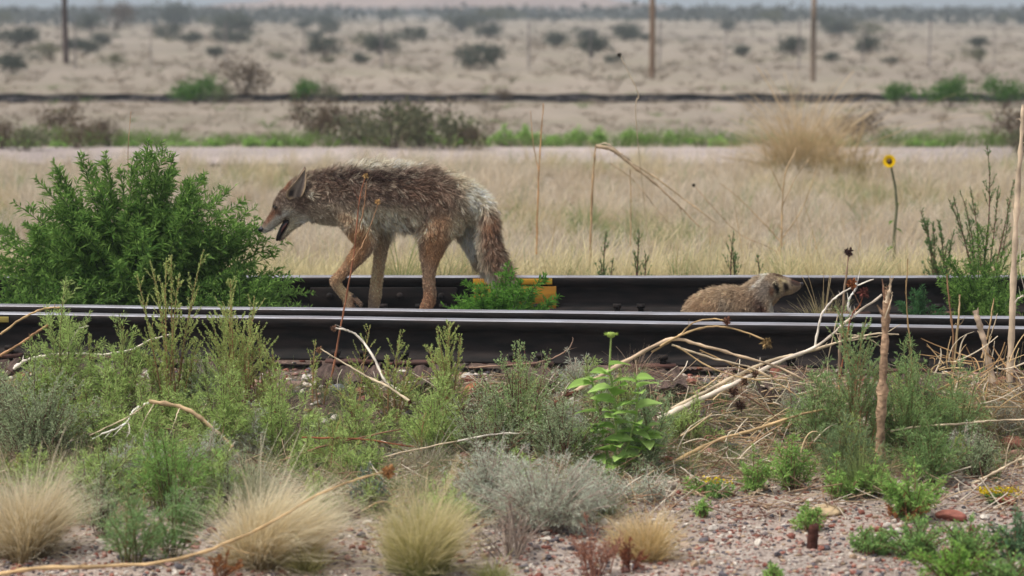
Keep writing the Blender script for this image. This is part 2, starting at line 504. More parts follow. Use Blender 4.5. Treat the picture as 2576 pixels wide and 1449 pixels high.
for i, xc in enumerate(tie_cent):
    y0 = float(yB(xc)) - .44 + rng.uniform(-.05, .04)
    if i < 3:
        ob = tie_mesh(i + 1).build('wooden_sleeper', M_OLDWOOD, None, (0, 0, 0))
        tie_protos.append(ob.data)
    else:
        ob = bpy.data.objects.new('wooden_sleeper', tie_protos[i % 3]); C.objects.link(ob)
    ob.location = (xc, y0, ZB - .17 - .002 + rng.uniform(-.004, 0))
    ob.rotation_euler = (0, rng.uniform(-.02, .02), rng.uniform(-.03, .03))
    k = i - 6
    lb = TIE_LAB.get(k, 'weathered brown wooden sleeper of the near track, just outside the picture')
    tag(ob, lb, 'railway sleeper', 'sleepers under the near track')
for xc in tie_cent[3:-3]:
    for (r, yf) in ((railB, yB), (railA, yA), (railF, yFAR)):
        y = float(yf(xc))
        if r is not railA:
            m = MB(); m.boxes([(xc - .10, y - (.125 if r is railB else .12), ZB - .002)], [(xc + .10, y - .0705, ZB + .012)], (.1, .05, .04))
            local(m.build('tie_plate', M_RUST, r), r)
        for sx in (-.06, .05):
            spike('spike', r, xc + sx, y - .088, ZB + .012 if r is not railA else ZB - .003)

# ------------------------------------------------------------------ stones
def ico(sub):
    t = (1 + 5 ** .5) / 2
    v = np.array([(-1, t, 0), (1, t, 0), (-1, -t, 0), (1, -t, 0), (0, -1, t), (0, 1, t), (0, -1, -t), (0, 1, -t), (t, 0, -1), (t, 0, 1), (-t, 0, -1), (-t, 0, 1)], float)
    v /= np.linalg.norm(v[0])
    f = [(0, 11, 5), (0, 5, 1), (0, 1, 7), (0, 7, 10), (0, 10, 11), (1, 5, 9), (5, 11, 4), (11, 10, 2), (10, 7, 6), (7, 1, 8), (3, 9, 4), (3, 4, 2), (3, 2, 6), (3, 6, 8), (3, 8, 9), (4, 9, 5), (2, 4, 11), (6, 2, 10), (8, 6, 7), (9, 8, 1)]
    for _ in range(sub):
        cache, nf, vl = {}, [], list(v)
        def mid(a, b):
            k = (min(a, b), max(a, b))
            if k not in cache:
                q = vl[a] + vl[b]; vl.append(q / np.linalg.norm(q)); cache[k] = len(vl) - 1
            return cache[k]
        for a, b, c in f:
            ab, bc, ca = mid(a, b), mid(b, c), mid(c, a)
            nf += [(a, ab, ca), (b, bc, ab), (c, ca, bc), (ab, bc, ca)]
        v, f = np.array(vl), nf
    return np.array(v), np.array(f)
I0, I1, I2 = ico(0), ico(1), ico(2)
def stone_shape(seed, base, rough=.16, flat=.6):
    r = np.random.default_rng(seed)
    v, f = base
    v = v.copy()
    for _ in range(7):                       # chop flats off
        d = r.normal(size=3); d /= np.linalg.norm(d)
        h = r.uniform(.55, .9)
        k = v @ d
        v = v - np.outer(np.maximum(k - h, 0), d)
    v *= 1 + rough * np.sin(v @ r.normal(size=3) * 3 + r.uniform(0, 6))[:, None]
    v *= np.array([1, r.uniform(.65, .95), r.uniform(.45, flat)])
    return v, f
STONE_COLS = [s(168, 132, 120), s(150, 112, 100), s(176, 158, 144), s(120, 108, 106), s(84, 80, 84), s(186, 176, 166), s(140, 90, 76), s(160, 136, 112), s(98, 92, 96), s(200, 190, 178), s(126, 76, 64)]
def stone_mesh(seed, base, col, rough=.16, flat=.65):
    v, f = stone_shape(seed, base, rough, flat)
    r = np.random.default_rng(seed + 99)
    c = col[None, :] * (1 + .25 * np.sin(v @ r.normal(size=3) * 5)[:, None])
    me = mesh_from('stone', v, f, c); me.materials.append(M_STONE)
    me.polygons.foreach_set('use_smooth', np.ones(len(f), bool))
    return me
def flatshade(me):
    me.polygons.foreach_set('use_smooth', np.zeros(len(me.polygons), bool)); return me
STM = [flatshade(stone_mesh(20 + i, I1, STONE_COLS[i % len(STONE_COLS)])) for i in range(22)]
rs = np.random.default_rng(5)
# ballast stones that show: a band in front of the near rail, a few between the rails
def put_stone(parent, x, y, r, mesh, name='stone', sink=.25):
    o = bpy.data.objects.new(name, mesh); C.objects.link(o); o.parent = parent
    o.location = (x, y, float(gz(x, y)) + r * .5 * (1 - sink))
    o.rotation_euler = (rs.uniform(-.4, .4), rs.uniform(-.4, .4), rs.uniform(0, 6.3))
    o.scale = (r, r, r)
    return o
cnt = 0
pts_used = []
while cnt < 290:
    y = rs.uniform(8.02, 8.80) if cnt < 262 else rs.uniform(9.5, 10.2)
    x = rs.uniform(-.25, .25) * y
    r = rs.uniform(.013, .034) if rs.random() < .85 else rs.uniform(.03, .05)
    if any((x - a) ** 2 + (y - b) ** 2 < (.75 * (r + c)) ** 2 for a, b, c in pts_used): continue
    pts_used.append((x, y, r)); put_stone(ballast, x, y, r, STM[rs.integers(0, 22)]); cnt += 1
# pebbles in the gravel: the larger ones each a piece
cnt = 0
while cnt < 290:
    y = rs.uniform(6.55, 7.75); x = rs.uniform(-.245, .245) * y
    if y > 7.3 and x < .5: continue
    r = rs.uniform(.010, .020)
    put_stone(gravel, x, y, r, STM[rs.integers(0, 22)], 'pebble'); cnt += 1
def pebble_mass(name, n, xr, yr, rr, seed, parent, base=I0, dens=None):
    r = np.random.default_rng(seed)
    y = r.uniform(*yr, n); x = r.uniform(-1, 1, n) * xr * y
    shapes = [stone_shape(300 + i, base)[0] for i in range(12)]
    f0 = base[1]; nv = len(base[0])
    k = r.integers(0, 12, n)
    V = np.array(shapes)[k]
    rad = rr[0] + (rr[1] - rr[0]) * r.random(n) ** 2
    th = r.uniform(0, 6.28, n); ct, st = np.cos(th), np.sin(th)
    X = V[..., 0] * ct[:, None] - V[..., 1] * st[:, None]; Y = V[..., 0] * st[:, None] + V[..., 1] * ct[:, None]
    V = np.stack([X, Y, V[..., 2]], -1) * rad[:, None, None]
    V += np.stack([x, y, gz(x, y) + rad * .2], -1)[:, None, :]
    cols = np.array(STONE_COLS)[r.integers(0, len(STONE_COLS), n)] * r.uniform(.7, 1.25, (n, 1))
    fs = (f0[None] + (np.arange(n) * nv)[:, None, None]).reshape(-1, 3)
    me = mesh_from(name, V.reshape(-1, 3), fs, np.repeat(cols, nv, axis=0)); me.materials.append(M_STONE)
    o = bpy.data.objects.new(name, me); C.objects.link(o); o.parent = parent; o['kind'] = 'stuff'
    return o
pebble_mass('small_pebbles', 15000, .27, (6.3, 8.15), (.005, .013), 3, gravel)
pebble_mass('small_stones', 5200, .27, (7.95, 9.0), (.006, .022), 4, ballast)
pebble_mass('inner_stones', 3000, .27, (9.1, 11.4), (.008, .028), 6, ballast)

def big_rock(label, X, Y, wpx, hpx, col, seed, name='rock', cat='rock'):
    p = G(X, Y)
    w = wpx / F * p[1] / 2
    v, f = stone_shape(seed, I2, .10, .8)
    v = v / np.abs(v).max(0) * np.array([w, w * .7, hpx / F * p[1] / 2])
    r = np.random.default_rng(seed)
    c = col[None] * (1 + .18 * np.sin(v @ r.normal(size=3) * 60)[:, None])
    me = mesh_from(name, v, f, c); me.materials.append(M_STONE)
    me.polygons.foreach_set('use_smooth', np.ones(len(f), bool))
    o = bpy.data.objects.new(name, me); C.objects.link(o)
    o.location = (p[0], p[1], p[2] + hpx / F * p[1] / 2 * .7); tag(o, label, cat)
    return o
big_rock('long tan rounded rock lying on the gravel behind the stub', 2075, 1292, 100, 26, s(172, 150, 118), 61)
big_rock('salmon pink rock on the gravel at the right', 2392, 1308, 82, 30, s(158, 98, 84), 62)
big_rock('dark red rock beside the yellow flowers', 2535, 1268, 62, 28, s(124, 56, 46), 63)
big_rock('rounded orange brown rock on the ballast under the near rail', 1193, 988, 62, 34, s(164, 104, 76), 64)
big_rock('flat pale angular rock behind the gravel patch right of the broad-leaved plant', 1682, 1235, 78, 34, s(176, 160, 146), 65)
big_rock('pinkish grey rock on the ballast left of the thin dead stalk', 745, 975, 46, 22, s(140, 112, 106), 66)
big_rock('blue grey stone on the ballast beside the thin dead stalk', 850, 985, 50, 24, s(108, 110, 116), 67)
big_rock('small dark red stone at the bottom edge of the gravel', 2400, 1440, 46, 16, s(110, 66, 58), 68)

# ------------------------------------------------------------------ second track far behind
D2 = 39.6
bar = rail_mesh('rail_bar', -40, 40, lambda x: np.asarray(x) * 0 + D2 - .2, top=float(gz(0, D2)) + .15, seg=500, wob=.014)
r2 = empty('steel_rail', (0, D2 - .2, 0), 'dark rail of the distant track, a thin black line across the plain', 'rail')
bar.parent = r2; bar.location = (0, -(D2 - .2), 0)
bar.data.materials[1] = M_RAILSIDE
def dark_row():
    r = np.random.default_rng(9); n = 3400
    x = r.uniform(-16, 16, n); y = D2 - .3 + r.normal(0, .16, n)
    shapes = [stone_shape(500 + i, I0)[0] for i in range(10)]
    V = np.array(shapes)[r.integers(0, 10, n)]
    rad = r.uniform(.03, .11, n)
    V = V * rad[:, None, None] + np.stack([x, y, gz(x, y) + rad * .3 + .01], -1)[:, None]
    cols = np.repeat(s(58, 54, 56)[None] * r.uniform(.3, 1.1, (n, 1)), 12, 0)
    fs = (I0[1][None] + (np.arange(n) * 12)[:, None, None]).reshape(-1, 3)
    me = mesh_from('dark_ballast_stones', V.reshape(-1, 3), fs, cols); me.materials.append(M_STONE)
    o = bpy.data.objects.new('dark_ballast_stones', me); C.objects.link(o)
    tag(o, 'row of black ballast stones along the distant rail', 'ballast', kind='stuff')
dark_row()

# ------------------------------------------------------------------ poles and the wire fence on the plain
def pole(X, Y, w, d, col, label, lean=0.0):
    p = P(X, Y, d); p[2] = float(gz(p[0], p[1])) - .2
    K = 16; t = np.linspace(0, 1, K); H = 7.5
    r = np.random.default_rng(int(X))
    pts = np.stack([p[0] + lean * t * H + .01 * np.sin(t * 9 + X), p[1] + 0 * t, p[2] + t * H], 1)[None]
    rad = (w / F * d / 2) * (1 - .25 * t)[None]
    cc = col[None, None] * (1 + .3 * r.normal(size=(1, K, 1)))
    e = empty('utility_pole', p, label, 'pole', 'wooden poles on the plain')
    m = MB(); m.tubes(pts - p, rad, np.clip(cc, .01, 1), 8)
    m.build('pole_shaft', M_OLDWOOD, e)
    top = p + np.array([lean * H, 0, H])
    m = MB(); m.boxes([(lean * H - .9, -.06, H - .6)], [(lean * H + .9, .06, H - .48)], s(96, 76, 62)); m.build('crossarm', M_OLDWOOD, e)
    return e
pole(166, 150, 16, 66, s(74, 60, 56), 'dark brown wooden pole at the upper left of the plain', .004)
pole(1640, 195, 15, 52, s(128, 104, 84), 'tan brown wooden pole right of the coyote, nearest of the three', -.004)
pole(2045, 215, 14, 50, s(146, 128, 112), 'pale brown wooden pole above the tall dry grass clump', .003)
fe = empty('wire_fence', (0, 60, 0), 'blurred grey wire fence on thin posts across the plain', 'fence')
for i, X in enumerate((190, 380, 570, 765, 960, 1145, 1330, 1485, 1660, 1825, 2010, 2170, 2338, 2500)):
    p = P(X, 170, 60.0)
    m = MB(); K = 4; t = np.linspace(0, 1, K)
    h = 1.25 if i % 2 == 0 else 1.05
    z0 = float(gz(p[0], 60)) - .1
    m.tubes(np.stack([p[0] + 0 * t, 0 * t, z0 + t * (h + .1)], 1)[None], np.full((1, K), .022 if i % 2 == 0 else .013), s(128, 120, 120), 5)
    m.build('post', M_OLDWOOD, fe)
for z in (.45, .8, 1.1):
    m = MB(); x = np.linspace(-24, 24, 60)
    m.tubes(np.stack([x, 0 * x, z + gz(x, 60 + 0 * x)], 1)[None], np.full((1, 60), .004), s(110, 104, 104), 3)
    m.build('wire', M_OLDWOOD, fe)

# ------------------------------------------------------------------ vegetation builders
def unit(a): return a / (np.linalg.norm(a, axis=-1, keepdims=True) + 1e-9)
def bez(b, c, e, K):
    t = np.linspace(0, 1, K)[None, :, None]
    return (1 - t) ** 2 * b[:, None] + 2 * t * (1 - t) * c[:, None] + t ** 2 * e[:, None]

ST = dict(
    feathery=dict(n=15, nb=12, bl=.46, up=.62, ll=.026, lw=.0030, dens=250, ang=.8, r=.0016, lc=s(146, 170, 100), lc2=s(176, 194, 122), sc=s(118, 112, 74), start=.12),
    spiky=dict(n=9, nb=13, bl=.42, up=.85, ll=.013, lw=.0040, dens=420, ang=.6, r=.0018, lc=s(154, 172, 104), lc2=s(180, 190, 120), sc=s(150, 118, 84), start=.3),
    horse=dict(k=1.12, n=30, nb=12, bl=.26, up=.7, ll=.042, lw=.0068, dens=290, ang=.95, r=.002, lc=s(78, 116, 54), lc2=s(132, 164, 84), sc=s(70, 90, 50), start=.12),
    grey=dict(n=22, nb=12, bl=.44, up=.75, ll=.010, lw=.0046, dens=300, ang=.9, r=.0014, lc=s(146, 162, 126), lc2=s(172, 184, 148), sc=s(112, 84, 74), start=.15),
    silver=dict(n=40, nb=11, bl=.50, up=.30, ll=.026, lw=.0021, dens=150, ang=1.0, r=.0016, lc=s(164, 172, 152), lc2=s(198, 202, 186), sc=s(170, 154, 142), start=.1),
    low=dict(k=1.3, n=16, nb=8, bl=.36, up=.5, ll=.022, lw=.0052, dens=320, ang=.95, r=.0016, lc=s(122, 158, 84), lc2=s(154, 184, 104), sc=s(130, 106, 78), start=.1),
    mat=dict(k=1.3, n=26, nb=6, bl=.45, up=.3, ll=.018, lw=.0050, dens=380, ang=.9, r=.0016, lc=s(108, 144, 86), lc2=s(146, 176, 104), sc=s(110, 80, 64), start=.05),
    red=dict(k=1.0, n=20, nb=11, bl=.34, up=.75, ll=.009, lw=.0050, dens=330, ang=.9, r=.0013, lc=s(140, 84, 62), lc2=s(168, 112, 84), sc=s(112, 66, 54), start=.25),
    rust=dict(k=1.0, n=16, nb=10, bl=.3, up=.8, ll=.009, lw=.0060, dens=420, ang=.9, r=.0012, lc=s(168, 112, 70), lc2=s(190, 138, 92), sc=s(130, 90, 66), start=.4),
    sparse=dict(k=1.1, n=9, nb=12, bl=.30, up=.95, ll=.022, lw=.0048, dens=210, ang=.5, r=.0022, lc=s(96, 130, 80), lc2=s(120, 150, 96), sc=s(112, 72, 64), start=.15),
    twigs=dict(n=14, nb=12, bl=.5, up=.5, ll=.01, lw=.002, dens=10, ang=.9, r=.0020, lc=s(150, 120, 100), lc2=s(150, 120, 100), sc=s(158, 130, 106), start=.3),
)

def grow(tops, base, style, rng, H, leafscale=1.0, densk=1.0, lean=None):
    """returns stem MB and leaf MB for stems ending at tops (N,3), rooted round base"""
    S = style
    N = len(tops)
    b = base[None] + (tops - base[None]) * np.array([.16, .16, 0]) + rng.normal(size=(N, 3)) * np.array([.012, .012, 0])
    b[:, 2] = base[2] - .01
    c = b * np.array([.55, .55, 0]) + tops * np.array([.45, .45, 0]) ; c[:, 2] = b[:, 2] + (tops[:, 2] - b[:, 2]) * .62
    c[:, :2] = b[:, :2] * .75 + tops[:, :2] * .25 + rng.normal(size=(N, 2)) * H * .04
    K = 9
    stems = bez(b, c, tops, K)
    hs = np.linalg.norm(tops - b, axis=1)
    SM, LM = MB(), MB()
    rr = S['r'] * (.7 + .9 * hs / (H + 1e-6))[:, None] * np.linspace(1.6, .45, K)[None]
    sc = S['sc'][None, None] * rng.uniform(.7, 1.25, (N, 1, 1))
    SM.tubes(stems, rr, np.repeat(sc, K, 1), 3)
    # branches
    nb = S['nb']; M = N * nb
    si = np.repeat(np.arange(N), nb)
    t0 = rng.uniform(.12 if S['start'] < .2 else .25, .96, M)
    fi = t0 * (K - 1); i0 = fi.astype(int); w = (fi - i0)[:, None]
    st = stems[si, i0] * (1 - w) + stems[si, i0 + 1] * w
    ax = unit(stems[si, i0 + 1] - stems[si, i0])
    out = unit(np.cross(ax, rng.normal(size=(M, 3))))
    outward = unit((st - base[None]) * np.array([1, 1, 0.1]))
    d = unit(ax * S['up'] + unit(out + .35 * outward) * (1.25 - S['up'] * .6))
    bl = hs[si] * S['bl'] * (1.12 - t0) * rng.uniform(.5, 1.15, M)
    e = st + d * bl[:, None] + np.array([0, 0, 1]) * (bl * .22 * S['up'])[:, None]
    cc = st + d * bl[:, None] * .5
    KB = 5
    br = bez(st, cc, e, KB)
    SM.tubes(br, S['r'] * .62 * np.linspace(1.1, .4, KB)[None].repeat(M, 0), np.repeat(sc[si], KB, 1), 3)
    # leaves
    def leaves_on(paths, lens, dens, start, tipbias):
        n = np.maximum((lens * dens).astype(int), 2)
        pi = np.repeat(np.arange(len(paths)), n); Q = len(pi)
        t = start + (1 - start) * rng.random(Q) ** tipbias
        Kp = paths.shape[1]
        f = np.clip(t, 0, .999) * (Kp - 1); a = f.astype(int); w = (f - a)[:, None]
        p = paths[pi, a] * (1 - w) + paths[pi, a + 1] * w
        ax = unit(paths[pi, a + 1] - paths[pi, a])
        o = unit(np.cross(ax, rng.normal(size=(Q, 3))))
        A = S['ang'] * rng.uniform(.6, 1.3, Q)[:, None]
        d = ax * np.cos(A) + o * np.sin(A) + np.array([0, 0, .15])
        ln = S['ll'] * leafscale * rng.uniform(.55, 1.2, Q) * (1 - .35 * (t > .93))
        mixk = np.clip(rng.normal(.45 + .35 * (t - .5), .3, Q), 0, 1)[:, None]
        col = (S['lc'] * (1 - mixk) + S['lc2'] * mixk) * rng.uniform(.75, 1.2, (Q, 1)) * S.get('k', 1.32)
        LM.leaves(p, d, ln, S['lw'] * leafscale * rng.uniform(.7, 1.2, Q), col, rng)
    leaves_on(stems, hs, S['dens'] * .75 * densk, S['start'], .75)
    leaves_on(br, bl, S['dens'] * densk, .08, .8)
    return SM, LM

def plant(label, X, Yb, Yt, hw, style, seed, d=None, cat='weed', name='weed', tops=None, topsd=None, leafscale=1.0, densk=1.0, nk=1.0, group=None, depthk=.7, over=None):
    S = dict(ST[style]);
    if over: S.update(over)
    rng = np.random.default_rng(seed)
    if d is None:
        p = G(X, Yb)
    else:
        p = P(X, 700, d); p[2] = float(gz(p[0], d))
    dd = p[1]
    H = P(X, Yt, dd)[2] - p[2]
    R = hw / F * dd * 1.22
    n = max(3, int(S['n'] * nk))
    th = rng.uniform(0, 2 * math.pi, n); rad = np.sqrt(rng.random(n))
    off = np.stack([np.cos(th) * rad * R, np.sin(th) * rad * R * depthk, 0 * th], 1)
    hh = H * (1 - .45 * rad ** 2) * rng.uniform(.55, 1.0, n)
    hh[0] = H
    off[0] *= .3
    tp = p[None] + off; tp[:, 2] = p[2] + hh
    if tops is not None:
        q = np.array([P(a, b, dd + rng.uniform(-.12, .12) * (1 if topsd is None else topsd)) for a, b in tops])
        tp = np.concatenate([tp, q]) if nk > 0 else q
    SM, LM = grow(tp, p, S, rng, H, leafscale, densk)
    e = empty(name, p, label, cat, group)
    SM.v = [v - p for v in SM.v]; LM.v = [v - p for v in LM.v]
    a = SM.build('stems', M_STEM, e); a['kind'] = 'stuff'
    b = LM.build('leaves', M_LEAF, e); b['kind'] = 'stuff'
    return e

def tuft_mb(mb, base, n, h, rad, lean, rng, w, cb, ct, curl=.5, K=5, fluff=0.0, hvar=.45, mid=None):
    """a bunch of grass blades"""
    th = rng.uniform(0, 2 * math.pi, n); r = np.sqrt(rng.random(n))
    b = base[None] + np.stack([np.cos(th) * r * rad * .35, np.sin(th) * r * rad * .35, 0 * th - .01], 1)
    hh = h * rng.uniform(1 - hvar, 1.0, n) * (1 - .25 * r)
    tip = b + np.stack([np.cos(th) * r * rad, np.sin(th) * r * rad, hh], 1) + np.array([lean, 0, 0]) * hh[:, None]
    tip[:, :2] += rng.normal(size=(n, 2)) * rad * .30
    stray = rng.random(n) < .06
    tip[stray, :2] += rng.normal(size=(stray.sum(), 2)) * rad * .7
    tip[stray, 2] *= rng.uniform(.6, 1.12, stray.sum())
    c = b + (tip - b) * np.array([.25, .25, .7]) + rng.normal(size=(n, 3)) * rad * .08
    tip[:, 2] -= curl * h * .25 * r ** 2 * rng.random(n)
    pts = bez(b, c, tip, K)
    if fluff:
        k = np.linspace(0, 1, K)[None, :, None] ** 1.5
        pts = pts + np.cumsum(rng.normal(size=(n, K, 3)), axis=1) * fluff * k
    side = unit(np.cross(unit(tip - b), rng.normal(size=(n, 3))))
    ww = w * np.linspace(1, .3, K)[None] * rng.uniform(.6, 1.3, (n, 1))
    k = np.linspace(0, 1, K)[None, :, None]
    if mid is None: col = cb * (1 - k) + ct * k
    else: col = np.where(k < .45, cb + (mid - cb) * k / .45, mid + (ct - mid) * (k - .45) / .55)
    col = col * rng.uniform(.72, 1.22, (n, 1, 1))
    mb.strips(pts, ww, side, col)

def bunchgrass(label, X, Yb, Yt, hw, n, cb, ct, seed, lean=0.0, w=.0018, curl=.5, fluff=0.0, d=None, mid=None, hvar=.45, extra=None, name='grass_clump', cat='grass clump', K=6):
    rng = np.random.default_rng(seed)
    if d is None: p = G(X, Yb)
    else:
        p = P(X, 700, d); p[2] = float(gz(p[0], d))
    H = P(X, Yt, p[1])[2] - p[2]; R = hw / F * p[1]
    mb = MB()
    tuft_mb(mb, np.zeros(3), n // 2, H * .92, R, lean, rng, w, cb, ct, curl, K, fluff, hvar, mid)
    for q in range(6):
        off = np.array([rng.normal(0, R * .38), rng.normal(0, R * .30), 0])
        tuft_mb(mb, off, n // 12, H * rng.uniform(.45, 1.08), R * rng.uniform(.4, .8), lean + rng.normal(0, .18), rng, w, cb * rng.uniform(.75, 1.1), ct * rng.uniform(.85, 1.08), curl * 1.3, K, fluff * 1.5 + .001, hvar, mid)
    if extra: tuft_mb(mb, np.zeros(3), extra[0], H * extra[1], R * .6, lean, rng, w * 1.2, extra[2], extra[3], .8, 4, 0, .5)
    tuft_mb(mb, np.zeros(3), max(20, n // 10), H * .45, R * 1.25, lean * .5, rng, w * 1.3, cb * .8, ct * .8, 2.2, 5, fluff + .004, .7)
    for q in range(5):
        a = rng.uniform(0, 6.28)
        st = np.array([[0, 0, 0], [.3 * R * math.cos(a), .3 * R * math.sin(a), .6 * H], [.9 * R * math.cos(a), .9 * R * math.sin(a), H * rng.uniform(.9, 1.15)]])
        mb.tubes(bez(st[None, 0], st[None, 1], st[None, 2], 6), np.full((1, 6), w * .6), ct, 3)
    e = empty(name, p, label, cat)
    o = mb.build('blades', M_BLADE, e); o['kind'] = 'stuff'
    return e

# ------------------------------------------------------------------ field of dry grass behind the track
def field_grass():
    r = np.random.default_rng(21)
    mb = MB()
    pale, straw, tan, green = s(218, 206, 188), s(214, 200, 162), s(184, 166, 138), s(132, 148, 98)
    n = 4200
    y = 11.25 + 11.4 * r.random(n) ** 1.2
    x = r.uniform(-.27, .27, n) * y
    for i in range(n):
        xi, yi = x[i], y[i]
        patch = math.sin(xi * 1.3 + 1) * math.sin(yi * .9 + xi * .4) + .4 * math.sin(xi * 3.1 + yi * 2)
        u = r.random()
        if yi < 12.6: cb, ct, h, nn = s(180, 168, 128), s(226, 212, 170), r.uniform(.20, .46), 48
        else:
            cb, ct, h, nn = tan, pale, r.uniform(.16, .40), 36
            if patch < -.55: ct = s(206, 192, 174); h *= .7
            if patch > .45: ct = straw * .95
        if u < .10 or (patch > .8 and u < .5): cb, ct, h = green * .8, green, h * .8
        base = np.array([xi, yi, float(gz(xi, yi))])
        tuft_mb(mb, base, nn, h, r.uniform(.07, .15), r.uniform(-.15, .3), r, .0028 + .00012 * yi, cb * r.uniform(.95, 1.25), ct * r.uniform(1.0, 1.25), .6, 4, .006, .6)
    for i in range(330):
        yi = r.uniform(11.4, 21); xi = r.uniform(-.12, .25) * yi
        tuft_mb(mb, np.array([xi, yi, float(gz(xi, yi))]), 7, r.uniform(.35, .70), r.uniform(.10, .28), r.uniform(-.1, .35), r, .0030, s(190, 164, 124), s(232, 214, 182), .3, 6, .010, .5)
    o = mb.build('dry_grass_field', M_BLADE)
    tag(o, 'blond dry grass filling the strip between the track and the road', 'grass', kind='stuff')
    mb = MB()
    n = 1500
    for i in range(n):
        yi = r.uniform(25.9, 46) if i % 3 else r.uniform(25.8, 27.3)
        xi = r.uniform(-.25, .25) * yi
        g = r.random() < (.85 if yi < 27.3 else .10)
        ct = s(120, 146, 80) if g else s(158, 145, 130)
        cb = s(100, 120, 66) if g else s(142, 130, 115)
        h = r.uniform(.08, .18) * (1.2 + .7 * math.sin(xi * .9) ** 2 if g and yi < 27.5 else 1)
        tuft_mb(mb, np.array([xi, yi, float(gz(xi, yi))]), 12, h, .16, .1, r, .012, cb, ct, .5, 3)
    o = mb.build('far_short_grass', M_BLADE)
    tag(o, 'short tan grass with green weeds beyond the road', 'grass', kind='stuff')
    mb = MB()
    for i in range(1300):
        yi = 47 * (7 ** r.random()); xi = r.uniform(-.25, .25) * yi
        g = r.random() < .12
        ct = s(124, 132, 100) if g else s(150, 138, 124); cb = s(142, 130, 116)
        tuft_mb(mb, np.array([xi, yi, float(gz(xi, yi))]), 8, r.uniform(.12, .3), .3, 0, r, .0007 * yi, cb, ct, .5, 3)
    o = mb.build('plain_grass', M_BLADE)
    tag(o, 'thin tan grass scattered over the far plain', 'grass', kind='stuff')
field_grass()

# green weeds standing along the far edge of the road
def leafy_shrub_mesh(seed, h, w, lc, lc2, n=420, leaf=.05, stemc=s(86, 72, 62), gap=.0, stems=14):
    r = np.random.default_rng(seed)
    LM, SM = MB(), MB()
    ncl = 13
    cc = np.stack([r.normal(0, w * .32, ncl), r.normal(0, w * .25, ncl), h * r.uniform(.35, .85, ncl)], 1)
    k = r.integers(0, ncl, n)
    p = cc[k] + r.normal(size=(n, 3)) * np.array([w * .14, w * .14, h * .13])
    p[:, 2] = np.abs(p[:, 2])
    LM.leaves(p, r.normal(size=(n, 3)) + np.array([0, 0, .6]), leaf * r.uniform(.6, 1.4, n), leaf * .55 * r.uniform(.6, 1.3, n),
              (lc + (lc2 - lc) * r.random((n, 1))) * r.uniform(.7, 1.2, (n, 1)), r)
    ti = r.integers(0, ncl, stems)
    b = np.zeros((stems, 3)); b[:, :2] = r.normal(0, w * .04, (stems, 2))
    SM.tubes(bez(b, cc[ti] * np.array([.4, .4, .6]), cc[ti], 5), np.full((stems, 5), h * .012), stemc, 3)
    out = []
    for nm, m, mt in (('foliage', LM, M_LEAF), ('branches', SM, M_STEM)):
        v = np.concatenate(m.v); f = np.concatenate(m.f); c = np.concatenate(m.c)
        me = mesh_from(nm, v, f, c); me.materials.append(mt); out.append((nm, me))
    return out
def place_shrub(meshes, X, Y, d, sc, label, cat='shrub', group=None, rz=0, name='desert_shrub', szz=1.0):
    p = P(X, Y, d); p[2] = float(gz(p[0], d)) - .02
    e = empty(name, p, label, cat, group)
    e.rotation_euler = (0, 0, rz); e.scale = (sc, sc, sc * szz)
    for nm, me in meshes:
        o = bpy.data.objects.new(nm, me); C.objects.link(o); o.parent = e; o['kind'] = 'stuff'
    return e
DK = [leafy_shrub_mesh(40 + i, 1.0, 1.5, s(84, 90, 82), s(104, 108, 96), 900, .15) for i in range(3)]      # dark grey-green
OL = [leafy_shrub_mesh(50 + i, 1.0, 1.4, s(92, 96, 74), s(118, 118, 92), 480, .13) for i in range(3)]      # olive open
BR = [leafy_shrub_mesh(60 + i, 1.0, 1.1, s(90, 78, 66), s(118, 102, 84), 760, .085) for i in range(3)]       # brown dead
GN = [leafy_shrub_mesh(70 + i, 1.0, 1.3, s(66, 104, 46), s(92, 132, 58), 1100, .11) for i in range(2)]       # bright green round
rb = np.random.default_rng(77)
def shr(kind, X, Yb, hpx, label, **kw):
    """shrub whose foot shows at Yb on the plain and which stands hpx tall"""
    d = dist_at(Yb, 0.05); 
    return place_shrub(kind[rb.integers(0, len(kind))], X, Yb, d, 1.25 * hpx / F * d, label, rz=rb.uniform(0, 6), **kw)
shr(GN, 495, 256, 60, 'larger round bright green bush at the distant rail, above the big green bush', name='green_bush', cat='bush')
shr(GN, 770, 250, 46, 'small round bright green bush at the distant rail, above and left of the coyote', name='green_bush', cat='bush')
shr(GN, 2258, 256, 48, 'small green bush at the distant rail, left of the two wide green bushes', name='green_bush', cat='bush')
shr(GN, 2395, 260, 66, 'wide dark green bush at the distant rail, between the small one and the frame edge', name='green_bush', cat='bush')
shr(GN, 2530, 262, 60, 'green bush at the distant rail cut by the right edge of the picture', name='green_bush', cat='bush')
shr(BR, 615, 245, 85, 'brown upright dead shrub between the two round green bushes of the distant rail')
shr(OL, 570, 250, 50, 'low olive shrub beside the left round green bush')
shr(OL, 830, 250, 40, 'low olive shrub right of the small round green bush')
shr(BR, 1265, 248, 30, 'small brown shrub sticking up over the distant rail above the coyote rump')
shr(BR, 150, 330, 78, 'dark upright shrub beyond the road at the far left')
shr(BR, 200, 368, 70, 'brown green bushy shrub beyond the road, left of the curled dead one')
shr(BR, 275, 358, 62, 'small curled reddish brown dead shrub beyond the road')
shr(OL, 60, 375, 55, 'low green brown shrub beyond the road near the left edge')
shr(BR, 5, 370, 70, 'brown shrub beyond the road cut by the left edge')
shr(BR, 800, 345, 92, 'dead brown shrub beyond the road above the coyote head, leftmost of the row')
shr(BR, 868, 352, 96, 'dead brown shrub beyond the road above the coyote shoulder')
shr(OL, 925, 360, 80, 'olive brown shrub beyond the road above the coyote back')
shr(OL, 990, 368, 105, 'tall olive green shrub beyond the road above the coyote loin')
